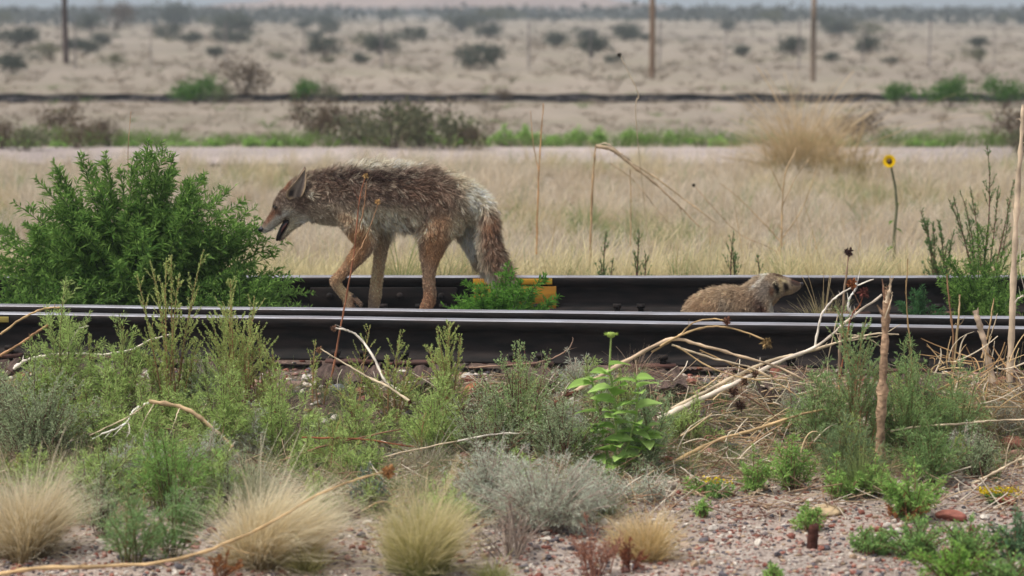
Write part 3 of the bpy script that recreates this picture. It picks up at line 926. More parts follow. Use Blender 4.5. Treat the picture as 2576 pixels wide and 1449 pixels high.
shr(BR, 1065, 362, 95, 'brown green shrub beyond the road above the coyote rump')
shr(OL, 1125, 370, 85, 'olive shrub beyond the road right of the brown one over the rump')
shr(BR, 1205, 372, 60, 'low brown green shrub at the right end of the row beyond the road')
shr(BR, 2155, 350, 80, 'dark dead shrub beyond the road behind the tall dry grass clump')
shr(BR, 2555, 360, 90, 'dark shrub beyond the road at the right edge')
shr(OL, 2560, 395, 70, 'green brown shrub at the road near the right edge', )
for X, Y, h, kd, lb in ((1205, 172, 52, DK, 'round dark grey green shrub alone on the plain above the coyote loin'),
                     (955, 134, 46, DK, 'dark grey green shrub on the plain right of the coyote head'),
                     (605, 84, 44, DK, 'dark shrub stacked over another on the plain, near the second fence post'),
                     (600, 110, 30, DK, 'low brown grey shrub just under the dark one near the second fence post'),
                     (475, 110, 30, DK, 'flat grey green shrub on the plain above the left green bush'),
                     (545, 145, 28, DK, 'small flat grey green shrub below and right of the flat one'),
                     (820, 145, 42, DK, 'wide dark green shrub on the plain above the coyote ear'),
                     (30, 180, 46, DK, 'dark shrub on the plain at the left edge below the brown pole'),
                     (40, 120, 50, DK, 'dark shrub on the plain at the left edge, higher of the two'),
                     (130, 150, 40, OL, 'olive shrub at the foot of the dark pole'),
                     (290, 80, 60, BR, 'brown open shrub on the plain above the big green bush'),
                     (440, 65, 50, DK, 'dark shrub near the skyline right of the brown open one'),
                     (1490, 140, 48, DK, 'dark grey shrub on the plain left of the tan brown pole'),
                     (2000, 140, 40, DK, 'broad dark grey shrub on the plain left of the pale pole'),
                     (2190, 135, 36, DK, 'broad low grey green shrub on the plain right of the pale pole'),
                     (2115, 82, 40, DK, 'dark shrub on the plain right of the pale pole near the skyline'),
                     (1400, 118, 34, DK, 'low grey shrub on the plain above the bent dead stalk')):
    shr(kd, X, Y, h, lb)
ORD = ('first', 'second', 'third', 'fourth', 'fifth', 'sixth', 'seventh', 'eighth', 'ninth', 'tenth', 'eleventh', 'twelfth', 'thirteenth', 'fourteenth')
POSTS = (190, 380, 570, 765, 960, 1145, 1330, 1485, 1660, 1825, 2010, 2170, 2338, 2500)
for i in range(66):
    Y = 46 + 120 * rb.random() ** 1.9
    X = rb.uniform(-60, 2640)
    kd = DK if rb.random() < .7 else OL
    h = rb.uniform(14, 30) * (1 + (60 / Y) * .4) if Y > 62 else rb.uniform(14, 24)
    k = sum(X > q for q in POSTS)
    where = 'left of the first fence post' if k == 0 else ('right of the last fence post' if k == 14 else 'between the %s and %s fence posts' % (ORD[k - 1], ORD[k]))
    row = 'near the skyline' if Y < 62 else ('halfway up the plain' if Y < 95 else 'low on the plain')
    shr(kd, X, Y, h, '%s %s shrub %s, %s' % ('larger' if h > 24 else 'small', 'dark grey green' if kd is DK else 'olive', row, where), group='shrubs dotted over the far plain')

def belt():
    """far scrub that reads as one dark mass under the mountains"""
    r = np.random.default_rng(8); m = MB(); n = 16000
    y = r.uniform(230, 620, n); x = r.uniform(-.26, .26, n) * y
    keep = (np.sin(x * .09 + y * .02) + .6 * np.sin(x * .23 + 2) + r.normal(0, .5, n)) > -.5
    x, y = x[keep], y[keep]; n = len(x)
    q = np.stack([x + r.normal(0, .5, n), y, gz(x, y) + r.uniform(0, 1.5, n)], 1)
    m.leaves(q, r.normal(size=(n, 3)), r.uniform(.5, 1.2, n), r.uniform(.4, .9, n), s(82, 84, 76)[None] * r.uniform(.7, 1.2, (n, 1)), r)
    o = m.build('far_scrub', M_LEAF)
    tag(o, 'dark belt of far scrub along the foot of the mountains', 'scrub', kind='stuff')
belt()
for i, X in enumerate(range(1090, 1860, 60)):
    plant('%s green weed from the coyote rump along the far edge of the road' % ORD[i], X + rb.uniform(-14, 14), 0, rb.uniform(315, 352), 26, 'low', 900 + i, d=26.0 + rb.uniform(0, .8), leafscale=3.2, densk=.25, nk=.8, group='green weeds along the road edge')
for i, X in enumerate((20, 90, 160, 330, 440, 480, 540, 640, 700, 760, 2300, 2340)):
    plant('%s low green weed from the left along the far edge of the road' % ORD[i], X, 0, rb.uniform(345, 362), 26, 'low', 940 + i, d=26.0, leafscale=3.0, densk=.25, nk=.7, group='low green weeds along the road edge')

# tall tan grass clump in the distance
bunchgrass('big tall tan dry grass clump standing by the road on the right', 2015, 0, 160, 150, 1500, s(150, 150, 100), s(222, 198, 162), 31, d=21.6, w=.006, fluff=.03, curl=.0, hvar=.88, lean=.03, mid=s(204, 180, 140))
bunchgrass('lower tan grass clump leaning at the right foot of the big one', 2130, 0, 320, 90, 350, s(134, 134, 84), s(190, 164, 124), 32, d=20.3, w=.008, fluff=.02)

# ------------------------------------------------------------------ bushes between and behind the rails
big_tops = [(375, 352), (345, 385), (410, 372), (300, 420), (225, 430), (330, 415), (250, 470), (170, 478), (440, 415), (475, 455), (520, 445), (555, 470), (590, 470), (620, 500),
            (645, 520), (110, 530), (60, 560), (140, 520), (200, 500), (280, 455), (380, 420), (420, 450), (500, 500), (560, 530), (650, 560), (680, 600), (640, 610), (90, 600), (30, 620),
            (5, 600), (-30, 640), (-60, 680), (700, 640), (730, 690), (755, 700), (700, 690), (610, 560), (180, 560), (320, 500), (450, 520), (20, 660), (100, 650), (250, 560), (560, 610), (630, 660), (760, 735), (795, 735),
            (360, 560), (480, 590), (150, 620), (400, 610), (60, 700), (220, 660), (320, 640), (540, 680), (680, 730), (460, 660)]
plant('big dense green bush left of the coyote, rising over the far rail', 330, 0, 352, 330, 'horse', 101, d=10.0, cat='bush', name='green_bush', tops=big_tops, topsd=2.2, nk=3.3, depthk=.55, densk=.95, over=dict(bl=.26, nb=13, ll=.05, lw=.0085))
plant('low leafy green skirt of plants between the rails under the big bush', 90, 0, 640, 230, 'horse', 102, d=9.75, cat='bush', name='green_bush', nk=1.6, densk=.9, leafscale=.85, over=dict(bl=.3))
plant('low leafy green plant between the rails below the coyote head', 610, 0, 650, 170, 'horse', 103, d=9.75, cat='bush', name='green_bush', nk=1.5, densk=.9, leafscale=.8, over=dict(bl=.3))
plant('bright green leafy weed between the rails in front of the orange painted joint', 1265, 0, 680, 140, 'horse', 104, d=9.55, cat='weed', name='leafy_weed', densk=1.2, leafscale=.9, nk=1.25,
      tops=[(1278, 660), (1370, 690), (1170, 710), (1215, 715), (1405, 745), (1140, 745), (1310, 700), (1340, 730), (1240, 735)], over=dict(lc=s(80, 128, 52), lc2=s(116, 158, 70), bl=.34))
plant('dense feathery green bush at the right edge, over the far rail', 2470, 0, 560, 120, 'horse', 105, d=10.0, cat='bush', name='green_bush', nk=1.0, leafscale=.75, over=dict(ll=.036, bl=.3),
      tops=[(2560, 600), (2520, 640), (2440, 660), (2570, 690), (2400, 700), (2576, 640)])
plant('low dark green plant between the rails right of the grass tuft', 2315, 0, 715, 60, 'horse', 106, d=9.75, cat='weed', name='leafy_weed', leafscale=.6, nk=.8, densk=1.4, over=dict(lc=s(62, 100, 62), lc2=s(86, 126, 80)))
plant('low green plant between the rails at the right edge', 2500, 0, 700, 90, 'horse', 107, d=9.75, cat='weed', name='leafy_weed', leafscale=.7, nk=.8)
plant('tallest open weed with reddish stems at the right, rising behind the far rail', 2470, 0, 365, 40, 'sparse', 108, d=10.9, cat='weed', name='tall_weed', nk=0,
      tops=[(2483, 362), (2440, 470), (2415, 480), (2512, 470), (2550, 455), (2398, 495), (2385, 500), (2536, 500), (2460, 560), (2430, 560)], topsd=.6, leafscale=1.0, densk=1.1, over=dict(bl=.17, nb=13))
plant('spreading open weed with reddish twigs left of the tall one, behind the far rail', 2370, 0, 530, 30, 'sparse', 109, d=10.9, cat='weed', name='tall_weed', nk=0,
      tops=[(2316, 530), (2324, 550), (2348, 560), (2360, 555), (2385, 610), (2330, 600), (2400, 580)], topsd=.6, leafscale=1.1, densk=1.5, over=dict(bl=.24))
for i, (X, Yt, lb) in enumerate(((1520, 582, 'small dark green sprig behind the far rail, leftmost of the pair right of the coyote'), (1612, 580, 'small upright green sprig behind the far rail, right one of the pair'),
                               (1840, 585, 'thin green sprig in the dry grass left of the dead branching stem'), (1905, 640, 'low green sprig in the dry grass behind the badger'), (2345, 700, 'low green sprig just behind the far rail left of the spreading weed'))):
    plant(lb, X, 0, Yt, 26, 'sparse', 120 + i, d=10.95, cat='weed', name='sprig', nk=.5, leafscale=.9, densk=1.2)
bunchgrass('dry topped grass tuft with green base in front of the badger nose', 2072, 0, 690, 68, 330, s(118, 138, 60), s(206, 186, 146), 33, d=9.72, w=.0024, curl=.2, mid=s(160, 160, 96), hvar=.5)
bunchgrass('low green grass tuft between the coyote legs behind the far rail', 1010, 0, 600, 60, 260, s(96, 120, 70), s(150, 164, 106), 34, d=11.2, w=.003)

# ------------------------------------------------------------------ sunflower in bloom behind the track
def sunflower():
    d = 12.6
    p = P(2252, 620, d); p[2] = float(gz(p[0], d))
    e = empty('sunflower', p, 'yellow sunflower in bloom on a tall stem behind the far rail at the right', 'flower')
    pts = np.array([P(a, b, d) for a, b in ((2250, 690), (2249, 600), (2256, 520), (2252, 470), (2243, 425), (2238, 408))])
    pts[0] = p
    m = MB(); m.tubes(pts[None] - p, np.array([[.009, .009, .008, .007, .006, .006]]), s(112, 112, 88), 6); m.build('stem', M_STEM, e)
    c = P(2236, 405, d) - p + np.array([0, -.02, 0])
    face = unit(np.array([-.35, -.9, .1]))
    a = unit(np.cross(face, [0, 0, 1.0])); b = np.cross(face, a)
    n = 18
    for i in range(n):
        th = i * 2 * math.pi / n
        dr = a * math.cos(th) + b * math.sin(th)
        sd = np.cross(dr, face)
        t = np.linspace(0, 1, 5)
        w = .013 * np.sin(math.pi * (t * .85 + .12))
        ctr = c + dr * (.012 + .028 * t)[:, None] + face * (.008 * np.sin(t * 2))[:, None]
        m = MB(); m.strips(ctr[None], w[None], sd[None], np.array([.85, .55, .01]))
        m.build('petal', M_PETAL, e)
    m = MB(); th = np.linspace(0, 2 * math.pi, 13)[:-1]
    rows = [c + face * h + (a * np.cos(th)[:, None] + b * np.sin(th)[:, None]) * r for r, h in ((.016, 0), (.015, .008), (.009, .013), (.002, .014))]
    v = np.concatenate(rows); idx = np.arange(48).reshape(4, 12)
    m.add(v, np.stack([idx[:-1], np.roll(idx[:-1], -1, 1), np.roll(idx[1:], -1, 1), idx[1:]], -1).reshape(-1, 4), s(92, 70, 30))
    m.build('flower_disc', M_STEM, e)
    for X, Y, dx, sz in ((2262, 575, .05, .05), (2240, 620, -.05, .06), (2262, 650, .05, .055), (2240, 555, -.03, .035), (2258, 508, .03, .03)):
        q = P(X - dx * 200, Y, d) - p
        add_broad_leaf(e, q, np.array([dx * 14, -.3, -.2]), sz, s(100, 132, 60))
def broad_leaf_mesh():
    t = np.linspace(0, 1, 8); sx = np.linspace(-1, 1, 7)
    w = .34 * np.sin(math.pi * np.clip(t, .02, .985) ** .72) ** .9
    u, ss = np.meshgrid(t, sx, indexing='ij')
    X = ss * w[:, None]; Y = u
    Z = -.30 * u ** 2 + .16 * np.abs(ss) * w[:, None] * 2 + .012 * np.sin(u * 26) * np.abs(ss)
    v = np.stack([X, Y, Z], -1).reshape(-1, 3)
    idx = np.arange(56).reshape(8, 7)
    f = np.stack([idx[:-1, :-1], idx[:-1, 1:], idx[1:, 1:], idx[1:, :-1]], -1).reshape(-1, 4)
    return v, f
def _leafmesh(col):
    v, f = broad_leaf_mesh()
    c = col[None] * (1 + .22 * (np.abs(v[:, :1]) < .02) + .08 * np.sin(v[:, 1:2] * 40))
    me = mesh_from('leaf', v, f, c); me.materials.append(M_LEAF)
    me.polygons.foreach_set('use_smooth', np.ones(len(f), bool))
    return me
LEAFM = {}
def add_broad_leaf(parent, q, d, size, col, roll=0.0):
    k = tuple(np.round(col, 2))
    if k not in LEAFM: LEAFM[k] = _leafmesh(col)
    o = bpy.data.objects.new('leaf', LEAFM[k]); C.objects.link(o); o.parent = parent
    o.location = tuple(q)
    o.rotation_euler = Vector(d).to_track_quat('Y', 'Z').to_euler()
    o.rotation_euler.rotate_axis('Y', roll)
    o.scale = (size, size, size)
    return o
sunflower()

def broad_plant():
    p = G(1545, 1192)
    e = empty('sunflower_plant', p, 'broad leaved green sunflower plant with one closed bud in the middle foreground', 'plant')
    r = np.random.default_rng(55)
    d = p[1]
    stems = [((1545, 1190), (1550, 1080), (1545, 1000), (1533, 930), (1537, 850)), ((1540, 1190), (1520, 1110), (1505, 1040), (1490, 960), (1487, 955)),
             ((1550, 1190), (1580, 1120), (1600, 1050), (1605, 980), (1596, 938)), ((1550, 1190), (1600, 1150), (1622, 1110), (1625, 1085), (1630, 1070)), ((1540, 1190), (1500, 1160), (1480, 1120), (1472, 1090), (1470, 1085))]
    for k, st in enumerate(stems):
        pts = np.array([P(a, b, d + (.08 * math.sin(k * 2) * i / 4)) for i, (a, b) in enumerate(st)])
        t = np.linspace(0, 4, 9); pts = np.stack([np.interp(t, range(5), pts[:, j]) for j in range(3)], 1)
        m = MB(); m.tubes(pts[None] - p, np.linspace(.0055, .003, 9)[None], s(150, 168, 100), 6); m.build('stem', M_STEM, e)
        nl = 13 if k else 17
        top = .97 if k else .80
        for i in range(nl):
            t = (.08 + .92 * (i + r.uniform(0, .6)) / nl) * top
            q = np.array([np.interp(t * 8, range(9), pts[:, j]) for j in range(3)]) - p
            th = i * 2.4 + k
            dr = np.array([math.cos(th), -abs(math.sin(th)) * .8 + .15, r.uniform(.05, .55)])
            sz = r.uniform(.066, .10) * (1 if t < .8 else .75)
            add_broad_leaf(e, q, dr, sz, s(158, 192, 104) if (i + k) % 3 else s(176, 206, 122), r.uniform(-.5, .5))
    c = P(1537, 845, d) - p
    m = MB()
    th = np.linspace(0, 2 * math.pi, 11)[:-1]
    rows = [c + np.stack([rr * np.cos(th), rr * np.sin(th), 0 * th + z], 1) for rr, z in ((.004, -.008), (.013, -.003), (.016, .006), (.013, .012), (.003, .013))]
    v = np.concatenate(rows); idx = np.arange(50).reshape(5, 10)
    m.add(v, np.stack([idx[:-1], np.roll(idx[:-1], -1, 1), np.roll(idx[1:], -1, 1), idx[1:]], -1).reshape(-1, 4), s(150, 170, 84))
    bd = m.build('bud', M_STEM, e, None, True)
    m = MB()
    N = 16; th = np.linspace(0, 2 * math.pi, N + 1)[:-1]
    b = c + np.stack([.013 * np.cos(th), .013 * np.sin(th), 0 * th + .004], 1)
    dirs = np.stack([np.cos(th), np.sin(th), .6 + .5 * np.sin(th * 5)], 1)
    m.leaves(b, dirs, np.full(N, .017), np.full(N, .006), np.repeat(s(158, 180, 90)[None], N, 0), r)
    m.build('bracts', M_LEAF, e)['kind'] = 'stuff'
broad_plant()

# ------------------------------------------------------------------ foreground weeds
FG = [
 # X, Yb, Yt, hw, style, label, extra
 (95, 1165, 905, 185, 'grey', 'grey green twiggy shrub at the left edge below the near rail', dict(nk=2.4, densk=1.1)),
 (-10, 1120, 880, 90, 'grey', 'grey green shrub cut by the left edge, behind the larger one', dict(nk=1.0)),
 (440, 1045, 640, 62, 'spiky', 'tallest spiky yellow green weed crossing the near rails at the left', dict(nk=.7, tops=[(513, 628), (378, 655), (419, 650), (345, 690), (452, 690), (500, 720), (395, 720)], over=dict(bl=.26))),
 (165, 1030, 700, 100, 'feathery', 'feathery weed over the near rails left of the tallest one', dict(nk=.9)),
 (590, 1070, 705, 66, 'spiky', 'spiky green weed crossing the near rails right of the tallest one', dict(nk=.8, tops=[(580, 705), (640, 745), (560, 760), (530, 790)])),
 (310, 1050, 790, 110, 'feathery', 'light green feathery weed in front of the near rail, under the tallest weed', dict(nk=1.2)),
 (60, 1060, 860, 100, 'feathery', 'small feathery green weed under the yellow mark on the rail', dict(nk=.6)),
 (680, 1080, 870, 60, 'spiky', 'green spiky weed left of the thin dead stalk', dict(nk=.7)),
 (560, 1140, 890, 130, 'feathery', 'broad bright green feathery weed behind the bent branch', dict(nk=1.6)),
 (700, 1150, 920, 110, 'feathery', 'green feathery weed at the right end of the bent branch', dict(nk=1.4)),
 (380, 1170, 960, 120, 'feathery', 'light green weed under the bent branch', dict(nk=1.0)),
 (250, 1140, 930, 110, 'feathery', 'green weed left of the bent branch', dict(nk=1.0)),
 (430, 1290, 1060, 130, 'feathery', 'dense green weed between the two feathery dry grass clumps', dict(nk=1.3, over=dict(lc=s(116, 150, 80), lc2=s(144, 176, 100)))),
 (270, 1260, 1080, 110, 'feathery', 'green weed behind the left dry grass clump', dict(nk=1.2)),
 (560, 1260, 1100, 90, 'feathery', 'green weed behind the leaning dry grass clump', dict(nk=1.0)),
 (330, 1415, 1190, 110, 'feathery', 'dark green upright weed right beside the left dry grass clump', dict(nk=1.0, over=dict(lc=s(108, 138, 88), lc2=s(140, 166, 112)))),
 (430, 1405, 1200, 70, 'feathery', 'dark green weed left of the leaning dry grass clump', dict(nk=.8, over=dict(lc=s(104, 138, 84), lc2=s(136, 166, 108)))),
 (250, 1350, 1160, 50, 'grey', 'thin grey green weed leaning over the left dry grass clump', dict(nk=.6)),
 (985, 1060, 830, 85, 'spiky', 'green spiky weed against the near rail below the coyote legs', dict(nk=1.0)),
 (1130, 1060, 815, 75, 'spiky', 'green weed with upright tips against the near rail below the coyote tail', dict(nk=1.0, tops=[(1132, 812), (1100, 835), (1160, 850), (1075, 870)])),
 (1090, 1150, 930, 130, 'feathery', 'bright green fine weed right of the thin dead stalk', dict(nk=1.4)),
 (900, 1140, 960, 90, 'feathery', 'small green weed at the foot of the thin dead stalk', dict(nk=.9)),
 (1310, 1150, 855, 130, 'grey', 'small leaved green shrub with dark red stems in the centre', dict(nk=1.5, tops=[(1318, 862), (1300, 885), (1385, 880), (1265, 900)], over=dict(sc=s(100, 56, 52), lc=s(142, 166, 112), lc2=s(168, 188, 134)))),
 (1220, 1180, 960, 120, 'grey', 'fine leaved grey green weed left of the red stemmed one', dict(nk=1.2, over=dict(sc=s(112, 70, 62)))),
 (1420, 1190, 960, 110, 'grey', 'fine leaved grey green weed left of the broad leaved plant', dict(nk=1.4, over=dict(sc=s(104, 60, 54)))),
 (1640, 1180, 930, 100, 'feathery', 'dull green weed right of the broad leaved plant', dict(nk=1.3, over=dict(lc=s(138, 160, 118), lc2=s(162, 182, 138)))),
 (1740, 1130, 985, 70, 'feathery', 'round green weed under the long pale branch', dict(nk=1.0)),
 (1370, 1335, 1110, 190, 'silver', 'silvery grey tangled shrub in the centre foreground', dict(nk=2.2)),
 (1240, 1290, 1080, 130, 'silver', 'silvery grey shrub behind the green based grass clump', dict(nk=1.6)),
 (1480, 1300, 1150, 110, 'silver', 'silvery grey shrub left of the small blond tuft', dict(nk=1.0)),
 (925, 1290, 1160, 55, 'grey', 'blue grey weed between the two large grass clumps', dict(nk=.8, over=dict(lc=s(116, 130, 118), lc2=s(136, 150, 138)))),
 (1290, 1400, 1240, 130, 'twigs', 'tangle of bare brown twigs under the silvery shrub', dict(nk=1.2, over=dict(sc=s(150, 134, 122), bl=.7))),
 (1210, 1270, 1150, 52, 'rust', 'rusty orange dried weed in front of the silvery shrub', dict(nk=.8)),
 (1300, 1275, 1185, 50, 'rust', 'low rusty orange weed right of the taller rusty one', dict(nk=.6)),
 (1495, 1452, 1290, 74, 'red', 'reddish brown dry weed at the bottom edge left of the blond tuft', dict(nk=.8, densk=.5, over=dict(bl=.5, lc=s(158, 108, 88), lc2=s(186, 140, 116), sc=s(150, 106, 90)))),
 (1590, 1440, 1350, 40, 'red', 'small reddish weed at the foot of the blond tuft', dict(nk=.5)),
 (560, 1452, 1385, 50, 'rust', 'small orange weed at the bottom edge under the leaning clump', dict(nk=.8)),
 (2050, 1150, 905, 105, 'feathery', 'dull green weed left of the thick dead stalk', dict(nk=1.2, over=dict(lc=s(126, 150, 98), lc2=s(152, 174, 120)))),
 (2160, 1160, 830, 80, 'spiky', 'green weed with soft upright spikes behind the thick dead stalk', dict(nk=1.0, tops=[(2118, 770), (2110, 790), (2180, 800), (2190, 850), (2135, 850)], over=dict(lc=s(130, 154, 104), lc2=s(156, 178, 126)))),
 (2280, 1150, 850, 110, 'feathery', 'green weed right of the thick dead stalk', dict(nk=1.5, over=dict(lc=s(124, 150, 94), lc2=s(148, 172, 114)))),
 (2400, 1140, 890, 100, 'feathery', 'green weed at the foot of the short leaning stake', dict(nk=1.1, over=dict(lc=s(124, 150, 98), lc2=s(150, 174, 120)))),
 (2130, 1225, 1030, 90, 'feathery', 'fine grey green weed around the foot of the thick dead stalk', dict(nk=1.1, over=dict(lc=s(112, 132, 92), lc2=s(134, 152, 112)))),
 (2340, 1220, 1040, 110, 'feathery', 'dark green weed right of the foot of the thick dead stalk', dict(nk=1.4, over=dict(lc=s(112, 140, 86), lc2=s(138, 164, 108)))),
 (1990, 1235, 1090, 70, 'low', 'bright green leafy herb at the edge of the bare gravel', dict(nk=1.0)),
 (1895, 1245, 1120, 42, 'low', 'narrow bright green herb left of the leafy one on the gravel edge', dict(nk=.7)),
 (2110, 1255, 1140, 60, 'low', 'yellow green fern like herb in front of the thick dead stalk', dict(nk=.8)),
 (2295, 1305, 1150, 100, 'low', 'bushy green herb with a reddish base on the gravel', dict(nk=1.6, densk=1.1)),
 (2280, 1312, 1240, 60, 'rust', 'reddish brown dead twigs at the base of the bushy herb', dict(nk=.8, over=dict(lc=s(146, 92, 66)))),
 (2200, 1250, 1150, 60, 'low', 'small green herb left of the bushy one', dict(nk=.8)),
 (2460, 1200, 1060, 80, 'grey', 'greyish shrub behind the yellow flowers', dict(nk=1.0)),
 (1768, 1300, 1250, 30, 'low', 'tiny green herb alone on the gravel', dict(nk=.6)),
 (1750, 1240, 1195, 40, 'low', 'low green herb left of the yellow flecked one on the gravel edge', dict(nk=.8)),
 (2035, 1335, 1262, 46, 'low', 'green herb growing round the short brown stub', dict(nk=1.0, leafscale=.9)),
 (2180, 1392, 1322, 85, 'mat', 'low green herb patch right of the short brown stub', dict(nk=.9)),
 (2300, 1400, 1290, 90, 'mat', 'wide low green herb patch, second from the stub', dict(nk=1.0)),
 (2440, 1405, 1295, 100, 'mat', 'low green herb patch below the salmon rock', dict(nk=1.1)),
 (2560, 1400, 1275, 90, 'mat', 'blue green herb patch at the right edge', dict(nk=1.0, over=dict(lc=s(84, 116, 84), lc2=s(112, 142, 104)))),
 (2400, 1465, 1360, 110, 'mat', 'bright yellow green herb mat at the bottom right', dict(nk=1.1, over=dict(lc=s(112, 152, 68), lc2=s(142, 176, 88)))),
 (2545, 1465, 1370, 90, 'mat', 'bright green herb mat in the bottom right corner', dict(nk=1.0)),
 (1945, 1455, 1420, 24, 'low', 'tiny green herb at the bottom edge right of centre', dict(nk=.5)),
]
for i, (X, Yb, Yt, hw, stl, lb, kw) in enumerate(FG):
    plant(lb, X, Yb, Yt, hw, stl, 300 + i, **kw)

def flower_patch(label, X, Yb, Yt, hw, seed, n=160):
    e = plant(label, X, Yb, Yt, hw, 'mat', seed, nk=.6, cat='flowers', name='yellow_flowers')
    r = np.random.default_rng(seed); p = np.array(e.location); R = hw / F * p[1]; H = P(X, Yt, p[1])[2] - p[2]
    m = MB()
    q = np.stack([r.uniform(-R, R, n), r.uniform(-R, R, n) * .6, H * r.uniform(.75, 1.1, n)], 1)
    m.leaves(q, r.normal(size=(n, 3)) + np.array([0, -1, 1.]), np.full(n, .010), np.full(n, .009), s(222, 196, 40)[None] * r.uniform(.7, 1.1, (n, 1)), r)
    m.build('blossoms', M_PETAL, e)['kind'] = 'stuff'
flower_patch('flat mat of small yellow flowers on the gravel behind the dark red rock', 2512, 1262, 1232, 52, 71, 260)
flower_patch('low green herb flecked with yellow flowers at the left end of the bare gravel', 1805, 1252, 1205, 40, 72, 50)

# ------------------------------------------------------------------ foreground grass clumps
DRYB, DRYT = s(150, 118, 82), s(226, 208, 188)
bunchgrass('feathery dry blond grass clump cut by the left edge', 75, 1400, 1110, 112, 3200, s(152, 130, 92), s(242, 232, 208), 41, lean=.10, w=.0016, curl=.9, fluff=.006, mid=s(214, 196, 154), K=8)
bunchgrass('feathery dry grass clump leaning to the right at lower left', 655, 1425, 1135, 145, 4200, s(170, 150, 108), s(244, 234, 208), 42, lean=.34, w=.0016, curl=.9, fluff=.006, mid=s(222, 204, 162), K=8)
bunchgrass('small yellow green grass tuft in front of the leaning dry clump', 770, 1440, 1330, 70, 320, s(128, 132, 72), s(202, 190, 136), 43, w=.0018, curl=.4)
bunchgrass('large upright grass clump, green at the base and blond at the tips, bottom centre left', 1060, 1445, 1170, 112, 3000, s(124, 136, 72), s(236, 222, 182), 44, lean=.06, w=.0017, curl=.6, fluff=.003, mid=s(188, 182, 118), K=7)
bunchgrass('short green grass tuft at the bottom edge right of the large upright clump', 1245, 1462, 1380, 55, 500, s(104, 124, 66), s(190, 186, 130), 45, w=.0017)
bunchgrass('small blond grass tuft on the gravel right of the reddish weed', 1632, 1405, 1235, 88, 1500, s(140, 114, 74), s(234, 212, 172), 46, w=.0017, mid=s(214, 190, 134), fluff=.002)
bunchgrass('fine green grass tuft at the foot of the thick dead stalk', 2165, 1245, 1090, 70, 500, s(96, 120, 60), s(160, 172, 112), 47, w=.0018)
bunchgrass('dry pale grass tuft on the ballast edge below the small leaved weeds', 1080, 1190, 1075, 80, 600, s(150, 140, 108), s(206, 198, 180), 48, w=.0016, curl=1.0, fluff=.006)
bunchgrass('pale dry grass wisps behind the leaning dry clump', 640, 1270, 1100, 120, 600, s(150, 150, 104), s(208, 202, 176), 49, w=.0016, curl=1.0, fluff=.007)
bunchgrass('pale dry grass wisps under the near rail at right', 1600, 960, 870, 60, 220, s(150, 122, 96), s(196, 172, 150), 50, w=.0016, curl=1.0, fluff=.008)
bunchgrass('thin dry grass under the rail at the far right', 2500, 1080, 880, 130, 420, s(160, 130, 98), s(210, 182, 142), 51, w=.0020, curl=1.0, fluff=.014)

# ------------------------------------------------------------------ litter and undergrowth
def litter():
    r = np.random.default_rng(90); m = MB()
    n = 3000
    y = r.uniform(7.35, 8.62, n); x = r.uniform(-.25, .25, n) * y
    keep = (np.sin(x * 2.2 + 1) + np.sin(x * 5 + y * 4) * .6 + r.normal(0, .5, n) + (x > .9) * .8) > -.4
    x, y = x[keep], y[keep]; n = len(x)
    th = r.uniform(0, math.pi, n); L = r.uniform(.04, .20, n)
    K = 5; t = np.linspace(-.5, .5, K)
    bend = r.normal(0, .25, n)
    px = x[:, None] + np.cos(th)[:, None] * L[:, None] * t - np.sin(th)[:, None] * L[:, None] * bend[:, None] * (t ** 2)
    py = y[:, None] + np.sin(th)[:, None] * L[:, None] * t * .6 + np.cos(th)[:, None] * L[:, None] * bend[:, None] * (t ** 2)
    pz = gz(px, py) + .008 + r.uniform(0, .05, n)[:, None] + (r.normal(0, .38, n) * L)[:, None] * t
    pts = np.stack([px, py, pz], -1)
    cols = np.array([s(196, 172, 142), s(164, 134, 108), s(214, 200, 180), s(128, 98, 80)])[r.integers(0, 4, n)]
    m.tubes(pts, np.repeat(r.uniform(.0009, .0024, n)[:, None], K, 1), np.repeat(cols[:, None], K, 1), 3)
    o = m.build('dry_litter', M_STEM); tag(o, 'fallen dry stems and straw strewn over the ground below the rails', 'litter', kind='stuff')
    m = MB()
    for i in range(1300):
        y = r.uniform(7.25, 8.55); x = r.uniform(-.25, .25) * y
        if x > .35 and y < 7.75: continue
        g = r.random()
        if g < .42: cb, ct = s(112, 136, 78), s(152, 172, 104)
        elif g < .6: cb, ct = s(120, 130, 96), s(160, 168, 132)
        else: cb, ct = s(160, 140, 106), s(212, 196, 164)
        tuft_mb(m, np.array([x, y, float(gz(x, y))]), 26, r.uniform(.05, .20), r.uniform(.05, .12), r.normal(0, .2), r, .0020, cb, ct, 1.0, 4, .006, .6)
    o = m.build('undergrowth', M_LEAF); tag(o, 'short green and dry grass between the foreground weeds', 'undergrowth', kind='stuff')
    m = MB(); n = 2200
    y = r.uniform(6.5, 7.9, n); x = r.uniform(-.25, .25, n) * y
    q = np.stack([x, y, gz(x, y) + .006], 1)
    m.leaves(q, r.normal(size=(n, 3)) * np.array([1, 1, .15]), r.uniform(.006, .018, n), r.uniform(.003, .007, n), np.array([s(120, 80, 62), s(176, 150, 124), s(90, 64, 56)])[r.integers(0, 3, n)], r)
    o = m.build('leaf_debris', M_LEAF); tag(o, 'small brown leaf crumbs on the pink gravel', 'debris', kind='stuff')
litter()
rf = np.random.default_rng(1234)
FILL = [(X, Y) for X, Y in zip(rf.uniform(-20, 1760, 104), rf.uniform(985, 1330, 104))] + [(X, Y) for X, Y in zip(rf.uniform(1980, 2560, 16), rf.uniform(1060, 1200, 16))]
FILL += [(X, Y) for X, Y in zip(rf.uniform(200, 1060, 9), rf.uniform(990, 1040, 9))]
